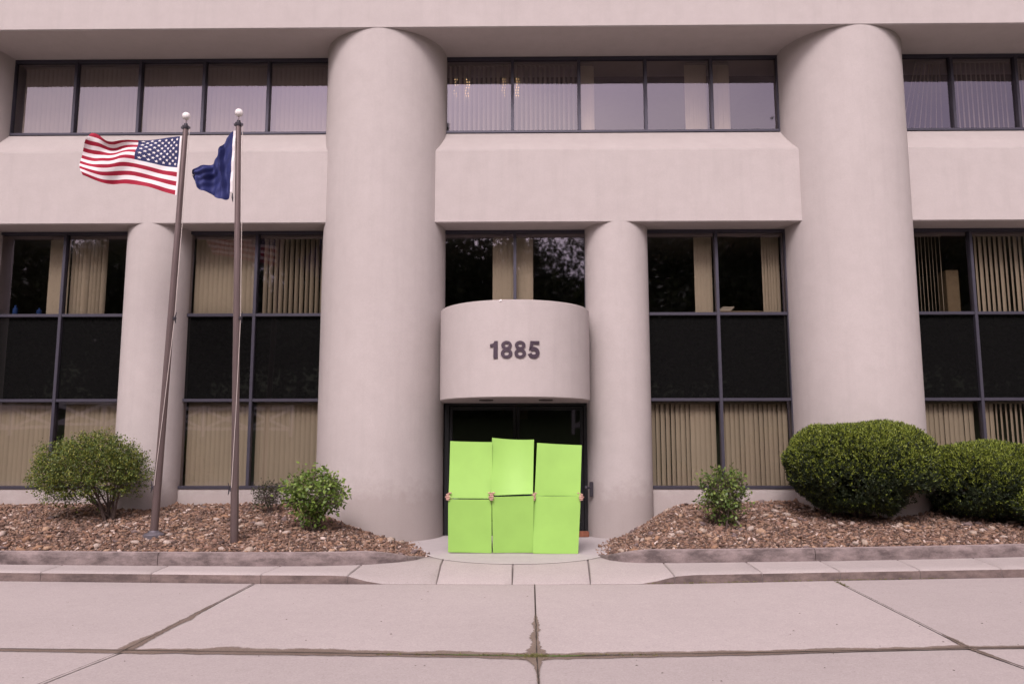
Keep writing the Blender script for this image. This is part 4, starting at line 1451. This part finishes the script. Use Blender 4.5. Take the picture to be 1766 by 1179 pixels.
def person(cx, left_edge, right_edge, zc, label, ybl, ybr, shirt, hairc):
    t = thing('person', label, 'person', (cx, 11.2, ZL), 'people hidden behind the green boards')
    inv = Matrix.Translation((-cx, -11.2, -ZL))
    body = []
    wr = []
    for e, s, yb in ((left_edge, -1, ybl), (right_edge, 1, ybr)):
        h, w = hand(e, zc, s, yb)
        body += h; wr.append(w)
    z = ZL
    pel = (cx, 11.36, z + .30)
    V = [pel, (cx, 11.30, z + .50), (cx, 11.22, z + .74), (cx, 11.19, z + .86), (cx, 11.165, z + .94), (cx, 11.155, z + 1.03), (cx, 11.16, z + 1.115)]
    Ed = [(0, 1), (1, 2), (2, 3), (3, 4), (4, 5), (5, 6)]
    Rr = [(.15, .12), (.14, .11), (.16, .11), (.085, .075), (.052, .052), (.075, .088), (.070, .082)]
    for i, s in ((0, -1), (1, 1)):
        b = len(V)
        V += [(cx + s * .17, 11.20, z + .82), (cx + s * .245, 11.10, z + .60), ((wr[i][0] + cx + s * .24) / 2, 11.0, z + .66), wr[i]]
        Ed += [(2, b), (b, b + 1), (b + 1, b + 2), (b + 2, b + 3)]
        Rr += [.06, .046, .040, .028]
    for s in (-1, 1):
        b = len(V)
        V += [(cx + s * .10, 11.34, z + .28), (cx + s * .15, 10.98, z + .44), (cx + s * .13, 11.24, z + .09), (cx + s * .13, 11.10, z + .04)]
        Ed += [(0, b), (b, b + 1), (b + 1, b + 2), (b + 2, b + 3)]
        Rr += [.095, .068, .050, .040]
    body.append(skin_mesh('body', V, Ed, Rr, M['skin'], 2))
    # face: nose, ears
    mf = MB()
    mf.sphere((cx, 11.068, z + 1.055), .014, 6)
    for s in (-1, 1):
        mf.sphere((cx + s * .074, 11.165, z + 1.06), .016, 6)
        mf.sphere((cx + s * .028, 11.083, z + 1.08), .009, 6)
    body.append(mesh_of('face', mf.v, mf.f, M['skin']))
    me = join_meshes('body', body, M['skin'])
    me.transform(inv)
    link('body', me, t)
    sh = skin_mesh('shirt', V[:4] + V[7:9] + [V[9]] + V[11:13] + [V[13]], [(0, 1), (1, 2), (2, 3), (2, 4), (4, 5), (5, 6), (2, 7), (7, 8), (8, 9)],
                   [(.165, .135), (.155, .125), (.172, .122), (.095, .085), .072, .058, .05, .072, .058, .05], shirt, 2)
    sh.transform(inv); link('shirt', sh, t)
    tr = skin_mesh('trousers', [V[0]] + V[15:18] + V[19:22], [(0, 1), (1, 2), (2, 3), (0, 4), (4, 5), (5, 6)], [(.17, .14), .108, .08, .062, .108, .08, .062], M['denim'], 2)
    tr.transform(inv); link('trousers', tr, t)
    for s in (-1, 1):
        q = skin_mesh('shoe', [(cx + s * .13, 11.27, z + .052), (cx + s * .13, 11.15, z + .048), (cx + s * .13, 11.03, z + .036)], [(0, 1), (1, 2)], [(.042, .050), (.046, .046), (.04, .034)], M['shoe'], 1)
        q.transform(inv); link('shoe', q, t)
    hm = skin_mesh('hair', [(cx, 11.205, z + 1.06), (cx, 11.185, z + 1.13), (cx, 11.13, z + 1.165)], [(0, 1), (1, 2)], [(.07, .07), (.082, .075), (.066, .05)], hairc, 1)
    hm.transform(inv); link('hair', hm, t)
    return t


person(-.69, -.972, -.41, .705, 'person behind the left boards, fingers gripping their outer edge', 10.70, 10.70, M['shirt'], M['hair'])
person(-.12, -.392, .150, .708, 'person behind the middle boards, fingers gripping the seam beside the left boards', 10.66, 10.745, M['denim'], M['hair'])
person(.47, .163, .782, .700, 'person behind the right boards, fingers showing at both edges of them', 10.735, 10.735, M['shirt'], M['hair'])


# ------------------------------------------------------------------ shrubs
def leaf_quads(P, D, N, size, g, aspect=.6, mats=None, mi=None, name='foliage', bend=.0):
    """P centres, D leaf axis, N rough normal; diamond-shaped leaves"""
    n = len(P)
    D = D / np.linalg.norm(D, axis=1)[:, None]
    W = np.cross(D, N); W /= np.maximum(1e-6, np.linalg.norm(W, axis=1))[:, None]
    L = size.reshape(-1, 1)
    a = P; c = P + D * L
    k = P + D * L * .45
    b = k + W * L * aspect * .5; d = k - W * L * aspect * .5
    V = np.stack([a, b, c, d], 1).reshape(-1, 3)
    return np_mesh(name, V, np.arange(4 * n).reshape(-1, 4), mats, mi)


def stems(base, tips, r0, mat, parent, g, spread=.05, name='stem'):
    off = Vector(parent.location)
    for tip in tips:
        m = MB()
        b = Vector(base) + Vector((g.normal() * spread, g.normal() * spread, -.04))
        e = Vector(tip)
        mid = b.lerp(e, .45) + Vector((g.normal() * .03, g.normal() * .03, g.normal() * .02 + .04))
        pts = [b, b.lerp(mid, .5) + Vector((g.normal() * .012, g.normal() * .012, .015)), mid, mid.lerp(e, .5) + Vector((g.normal() * .02, g.normal() * .02, 0)), e]
        rr = r0 * g.uniform(.7, 1.2)
        m.tube([p - off for p in pts], [rr, rr * .85, rr * .6, rr * .42, rr * .2], 6)
        for _ in range(4):
            q = pts[2].lerp(e, g.uniform(-.3, .8)); d = Vector((g.normal(), g.normal(), abs(g.normal()) * .5)).normalized() * g.uniform(.12, .3)
            m.tube([q - off, q + d * .5 + Vector((0, 0, .012)) - off, q + d - off], [rr * .38, rr * .28, rr * .12], 5)
        m.build(name, mat, parent, smooth=True)


def rand_dir(g, n):
    d = g.normal(size=(n, 3))
    return d / np.linalg.norm(d, axis=1)[:, None]


def lumpy(d, seed):
    s = seed
    return 1 + .07 * np.sin(d[:, 0] * 5 + s) * np.cos(d[:, 1] * 4 - s) + .05 * np.sin(d[:, 2] * 7 + d[:, 0] * 6 + s) + .03 * np.sin(d[:, 0] * 13 + d[:, 2] * 11 + 2 * s)


def twig_bush(name, label, base, c, rad, ntw, per, lsize, mat, seed, nst, r0, shell=.5, flat=.5, skip=None, cat='bush', twr=.07):
    g = np.random.default_rng(seed)
    t = thing(name, label, cat, base, None)
    c = np.array(c); rad = np.array(rad)
    d = rand_dir(g, ntw)
    rr = shell + (1 - shell) * g.uniform(0, 1, ntw) ** .6
    P = c + d * (rr * lumpy(d, seed))[:, None] * rad
    if skip is not None:
        P = P[[not skip(p, g) for p in P]]
    out = (P - c) / rad
    ax = out + g.normal(size=P.shape) * .6; ax[:, 2] = ax[:, 2] * flat + .15
    ax /= np.linalg.norm(ax, axis=1)[:, None]
    n = len(P)
    s = g.uniform(-.5, .7, (n, per)) * twr * 2
    LP = P[:, None, :] + ax[:, None, :] * s[:, :, None] + g.normal(size=(n, per, 3)) * (lsize * .45)
    LP = LP.reshape(-1, 3)
    AX = np.repeat(ax, per, axis=0)
    D = AX * .6 + g.normal(size=AX.shape) * .8
    D[:, 2] -= .1
    N = g.normal(size=AX.shape) * .6 + np.array([0, -.25, .9])
    size = lsize * g.uniform(.65, 1.3, len(LP))
    base_v = np.array(base)
    link('foliage', leaf_quads(LP - base_v, D, N, size, g, .62, mat), t)
    # fine twigs as one part
    m = MB()
    idx = g.choice(n, min(n, 260), replace=False)
    for i in idx:
        a = P[i] - ax[i] * twr * 1.6; b = P[i] + ax[i] * twr * 1.2
        m.tube([tuple(a - base_v), tuple((a + b) / 2 - base_v + g.normal(size=3) * .008), tuple(b - base_v)], [.0035, .0028, .0015], 4, caps=False)
    o = m.build('twig', M['bark'], t); o['kind'] = 'stuff'
    tips = []
    for k in range(nst):
        a = 2 * PI * k / nst + g.uniform(-.3, .3); q = g.uniform(.35, .75)
        tips.append((c[0] + rad[0] * q * math.cos(a), c[1] + rad[1] * q * math.sin(a), c[2] + rad[2] * g.uniform(-.25, .5)))
    stems(base, tips, r0, M['bark'], t, g)
    return t


zb1 = zbed(-5.93, 11.65, -1)
def sk1(p, g):
    low = p[2] < .86
    cent = abs(p[0] + 6.15) < .42
    if low and cent and g.uniform() < .60: return True
    if p[0] > -5.75 and g.uniform() < .38: return True
    if p[0] < -6.75 and p[2] < .85 and g.uniform() < .3: return True
    if p[2] < .70 and p[0] > -6.4 and g.uniform() < .75: return True
    if p[2] < .62 and g.uniform() < .5: return True
    return False
twig_bush('bush', 'large round airy bush with small olive leaves and bare stems below, left of the flagpoles', (-5.95, 11.65, zb1), (-6.26, 11.68, 1.0), (.80, .70, .57), 3500, 11, .030, M['leaf_small'], 21, 11, .021, .42, .35, sk1)
twig_bush('bush', 'small sparse dark-leaved shrub under the window, half behind the bright green bush', (-3.76, 12.05, zbed(-3.76, 12.05, -1)), (-3.81, 12.08, .66), (.25, .22, .20), 120, 9, .028, M['leaf_dark'], 22, 12, .007, .3, .8, None, twr=.06)
twig_bush('bush', 'bright green leafy round bush beside the big left column', (-2.80, 10.95, zbed(-2.80, 10.95, -1)), (-2.83, 10.98, .735), (.43, .38, .33), 430, 6, .056, M['leaf_bright'], 23, 9, .011, .35, .8, lambda p, g: p[2] < .55 and (abs(p[0] + 2.83) > .25 and g.uniform() < .6), twr=.07)
_g = twig_bush('bush', 'small upright green shrub in front of the window right of the doors', (2.80, 11.3, zbed(2.80, 11.3, 1)), (2.82, 11.32, .72), (.32, .28, .345), 300, 7, .050, M['leaf_mid'], 24, 9, .010, .3, 1.2, lambda p, g: p[2] < .50 and abs(p[0] - 2.82) > .18, twr=.08)
# low leaves near the foot of the two green shrubs
def skirt(owner_label, c, n, size, mat, seed):
    o = [x for x in bpy.data.objects if x.get('label', '').startswith(owner_label)][0]
    g = np.random.default_rng(seed)
    P = np.array(c) + g.normal(size=(n, 3)) * np.array([.085, .08, .085])
    D = g.normal(size=(n, 3)); N = g.normal(size=(n, 3)) * .5 + np.array([0, -.3, .9])
    link('low_leaves', leaf_quads(P - np.array(o.location), D, N, size * g.uniform(.6, 1.2, n), g, .65, mat), o)
skirt('bright green leafy', (-2.83, 10.93, .40), 130, .055, M['leaf_bright'], 5)
skirt('small upright green', (2.90, 11.26, .40), 90, .05, M['leaf_mid'], 6)


def yew(label, base, c, rad, ntuft, seed, lowcut=-.75, skip=None):
    g = np.random.default_rng(seed)
    t = thing('yew_bush', label, 'bush', base, 'clipped yew bushes in the right bed')
    c = np.array(c); rad = np.array(rad)
    d = rand_dir(g, int(ntuft * 1.3))
    d[:, 2] = np.sign(d[:, 2]) * np.abs(d[:, 2]) ** .9
    # superellipse-like: flatter top, full sides
    p4 = (np.abs(d) ** 2.9).sum(1) ** (-1 / 2.9)
    P0 = d * p4[:, None]
    rr = (1 - .16 * g.uniform(0, 1, len(d)) ** 2.2) * (1 + (lumpy(d, seed) - 1) * .5)
    low = P0[:, 2] < lowcut
    P0 = P0[~low]; dd = d[~low]; rr = rr[~low]
    shrink = np.where(P0[:, 2] < -.25, 1 + (P0[:, 2] + .25) * .42, 1.0)
    P = P0 * rr[:, None]
    P[:, :2] *= shrink[:, None]
    P = c + P * rad
    if skip is not None:
        k = np.array([not skip(p, g) for p in P]); P = P[k]; dd = dd[k]
    n = len(P); per = 10
    nrm = dd / rad; nrm /= np.linalg.norm(nrm, axis=1)[:, None]
    up = np.array([0, 0, 1.0])
    ax = nrm * .75 + up * .75 + g.normal(size=nrm.shape) * .28
    ax /= np.linalg.norm(ax, axis=1)[:, None]
    D = np.repeat(ax, per, 0) + g.normal(size=(n * per, 3)) * .55
    LP = np.repeat(P, per, 0) + np.repeat(ax, per, 0) * g.uniform(-.025, .03, (n * per, 1)) + g.normal(size=(n * per, 3)) * .006
    N = g.normal(size=LP.shape)
    size = .031 * g.uniform(.7, 1.35, n * per)
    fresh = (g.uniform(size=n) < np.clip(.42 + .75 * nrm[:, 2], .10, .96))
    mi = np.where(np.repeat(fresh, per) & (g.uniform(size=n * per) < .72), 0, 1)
    b = np.array(base)
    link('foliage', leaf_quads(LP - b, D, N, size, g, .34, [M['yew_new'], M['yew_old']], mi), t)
    # inner needles
    m_ = int(ntuft * .9)
    d2 = rand_dir(g, m_)
    P2 = c + d2 * rad * (g.uniform(.35, .86, (m_, 1)))
    P2 = P2[P2[:, 2] > c[2] + rad[2] * (lowcut + .12)]
    if skip is not None:
        P2 = P2[[not skip(p, g) for p in P2]]
    m_ = len(P2)
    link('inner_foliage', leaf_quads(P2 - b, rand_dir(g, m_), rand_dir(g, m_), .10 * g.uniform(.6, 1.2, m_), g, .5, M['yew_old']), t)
    tips = []
    for k in range(12):
        a = 2 * PI * k / 12; q = g.uniform(.3, .8)
        tips.append((c[0] + rad[0] * q * math.cos(a), c[1] + rad[1] * q * math.sin(a), c[2] + rad[2] * g.uniform(-.2, .3)))
    stems(base, tips, .022, M['bark'], t, g, .06)
    return t


def sky5(p, g):
    if p[2] < .74 and p[0] > 5.36 and g.uniform() < (.92 if p[0] > 5.42 else .5): return True
    if p[2] < .66 and p[0] < 4.22 and g.uniform() < .85: return True
    if p[2] < .52 and g.uniform() < .35: return True
    if abs(p[0] - 4.50) < .20 and .62 < p[2] < .95 and p[1] < 11.6 and g.uniform() < .8: return True
    return False
def sky6(p, g):
    if p[0] < 6.15 and p[2] < .75 and g.uniform() < .9: return True
    if 6.1 < p[0] < 6.45 and .6 < p[2] < .95 and g.uniform() < .6: return True
    return False
yew('big clipped yew bush standing in front of the right column, largest of the three', (4.88, 11.75, zbed(4.88, 11.75, 1)), (4.90, 11.72, 1.045), (.985, .80, .635), 15000, 31, -.96, sky5)
yew('second clipped yew bush with lower sloping top, right of the largest yew', (6.55, 11.95, zbed(6.55, 11.95, 1)), (6.76, 11.88, .865), (.93, .75, .53), 12000, 32, -.92, sky6)
yew('low yew bush cut off by the right picture edge', (7.35, 11.3, zbed(7.35, 11.3, 1)), (7.30, 11.3, .56), (.50, .45, .28), 3500, 33, -.9)
# a browned twig hanging out of the largest yew
o5 = [x for x in bpy.data.objects if x.get('label', '').startswith('big clipped yew')][0]
M['brown'] = m_leaf('browned_needles', [(0.16, 0.07, 0.03), (0.24, 0.11, 0.05), (0.12, 0.06, 0.04)])
g = np.random.default_rng(77)
P = np.array((5.42, 11.25, .76)) + g.normal(size=(60, 3)) * np.array([.07, .04, .03])
o_ = link('dead_twig', leaf_quads(P - np.array(o5.location), g.normal(size=(60, 3)) + np.array([.8, 0, .2]), g.normal(size=(60, 3)), .05 * g.uniform(.6, 1.2, 60), g, .3, M['brown']), o5)
o_['label'] = 'browned dead twig'

# ------------------------------------------------------------------ what the glass mirrors: far side of the road
g = np.random.default_rng(5)
Ps = []; Ss = []
specs = []
for k in range(28):
    x = -43 + k * 3.2 + g.normal() * 1.0
    y = g.uniform(-46, -24)
    el = g.uniform(.265, .30)
    if 0.8 < x < 6.0: el = g.uniform(.185, .215)
    D_ = 25.6 - y
    specs.append((x, y, 1.4 + el * D_, g.uniform(2.6, 4.2), 0))
specs += [(-5.2, -29, 24.0, 1.7, 1), (-2.2, -33, 15.5, 1.6, 1), (17.6, -30, 23.6, 3.6, 0), (9.5, -34, 17.0, 3.2, 0), (-24, -31, 19, 3.5, 0)]
for (x, y, top, r, con) in specs:
    zb_ = zground(x, y)
    if con:
        n = 3200
        hh = g.uniform(0, 1, n) ** .8
        z = zb_ + 1 + (top - zb_ - 1) * hh
        rad = r * 1.9 * (1 - hh) ** .9 * (.6 + .4 * np.abs(np.sin(hh * 34))) + .1
        a = g.uniform(0, 2 * PI, n); q = np.sqrt(g.uniform(.1, 1, n))
        P = np.stack([x + rad * q * np.cos(a), y + rad * q * np.sin(a), z - .15 * rad * q], 1)
    else:
        nb = 26
        hh = top - zb_
        bc = np.stack([x + g.normal(size=nb) * r * .55, y + g.normal(size=nb) * r * .5, zb_ + hh * (.16 + .78 * g.uniform(0, 1, nb) ** .70)], 1)
        n = 720
        P = (bc[:, None, :] + g.normal(size=(nb, n, 3)) * np.array([r * .32, r * .32, r * .26])).reshape(-1, 3)
        P = P[P[:, 2] < top + .2]
    Ps.append(P); Ss.append(g.uniform(.22, .5, len(P)) * np.where(P[:, 2] > zb_ + .62 * (top - zb_), .8, 1.25))
P = np.vstack(Ps); S_ = np.concatenate(Ss)
# undergrowth closing the view between the trunks
n = 40000
U = np.stack([g.uniform(-75, 75, n), g.uniform(-30, -20, n), g.uniform(0, 1, n)], 1)
U[:, 2] = 2.0 + 10.0 * U[:, 2] ** 1.2 * (.7 + .3 * np.sin(U[:, 0] * .9))
P = np.vstack([P, U]); S_ = np.concatenate([S_, g.uniform(.25, .55, n)])
tag(link('woods', leaf_quads(P, rand_dir(g, len(P)), rand_dir(g, len(P)), S_ * .90, g, .8, M['tree'])), 'dark treeline across the road mirrored in the windows', 'trees', kind='stuff')
V = []
mb = MB()
for (x, y, top, r, con) in specs:
    mb.tube([(x, y, zground(x, y) - .3), (x, y, top * .75)], [.28, .08], 6)
tag(mb.build('tree_trunks', M['bark']), 'trunks of the mirrored treeline', 'trees', kind='stuff')


def xfence(x0, npan, y, label):
    zf = zground(x0, y)
    t = thing('fence', label, 'fence', (x0, y, zf))
    w = 2.4
    for k in range(npan + 1):
        m = MB(); m.box(k * w - .07, k * w + .07, -.07, .07, -.2, 1.38); m.build('fence_post', M['fence'], t, bevel=.01)
    for k in range(npan):
        a, b = k * w + .07, (k + 1) * w - .07
        for z in (.18, 1.18):
            m = MB(); m.box(a, b, -.03, .03, z, z + .15); m.build('rail', M['fence'], t)
        m = MB()
        for s, dy in ((1, -.026), (-1, .026)):
            za, zb_ = (.29, 1.18) if s > 0 else (1.18, .29)
            m.add([(a, dy - .02, za - .07), (b, dy - .02, zb_ - .07), (b, dy + .02, zb_ - .07), (a, dy + .02, za - .07), (a, dy - .02, za + .07), (b, dy - .02, zb_ + .07), (b, dy + .02, zb_ + .07), (a, dy + .02, za + .07)],
                  [(0, 3, 2, 1), (4, 5, 6, 7), (0, 1, 5, 4), (1, 2, 6, 5), (2, 3, 7, 6), (3, 0, 4, 7)])
        m.build('cross_brace', M['fence'], t)


xfence(-33, 9, -14.2, 'long white cross-braced fence across the road mirrored in the lower left panes')
xfence(2.6, 1, -14.2, 'short white fence panel across the road mirrored in the entrance door')
t = thing('house', 'brick house with red gable roof across the road mirrored above the canopy', 'house', (4.0, -38, zground(4, -38)))
m = MB(); m.box(-5, 5, -4, 4, -.5, 5.2); m.build('wall', M['hwall'], t)
m = MB(); prism(m, [(-4.6, 5.1), (4.6, 5.1), (0, 8.6)], -5.5, 5.5); m.build('roof', M['hroof'], t, fixn=True)
for x in (-3.2, 0, 3.2):
    m = MB(); m.box(x - .6, x + .6, 4.0, 4.06, 2.0, 3.8); m.build('window', M['paper'], t)
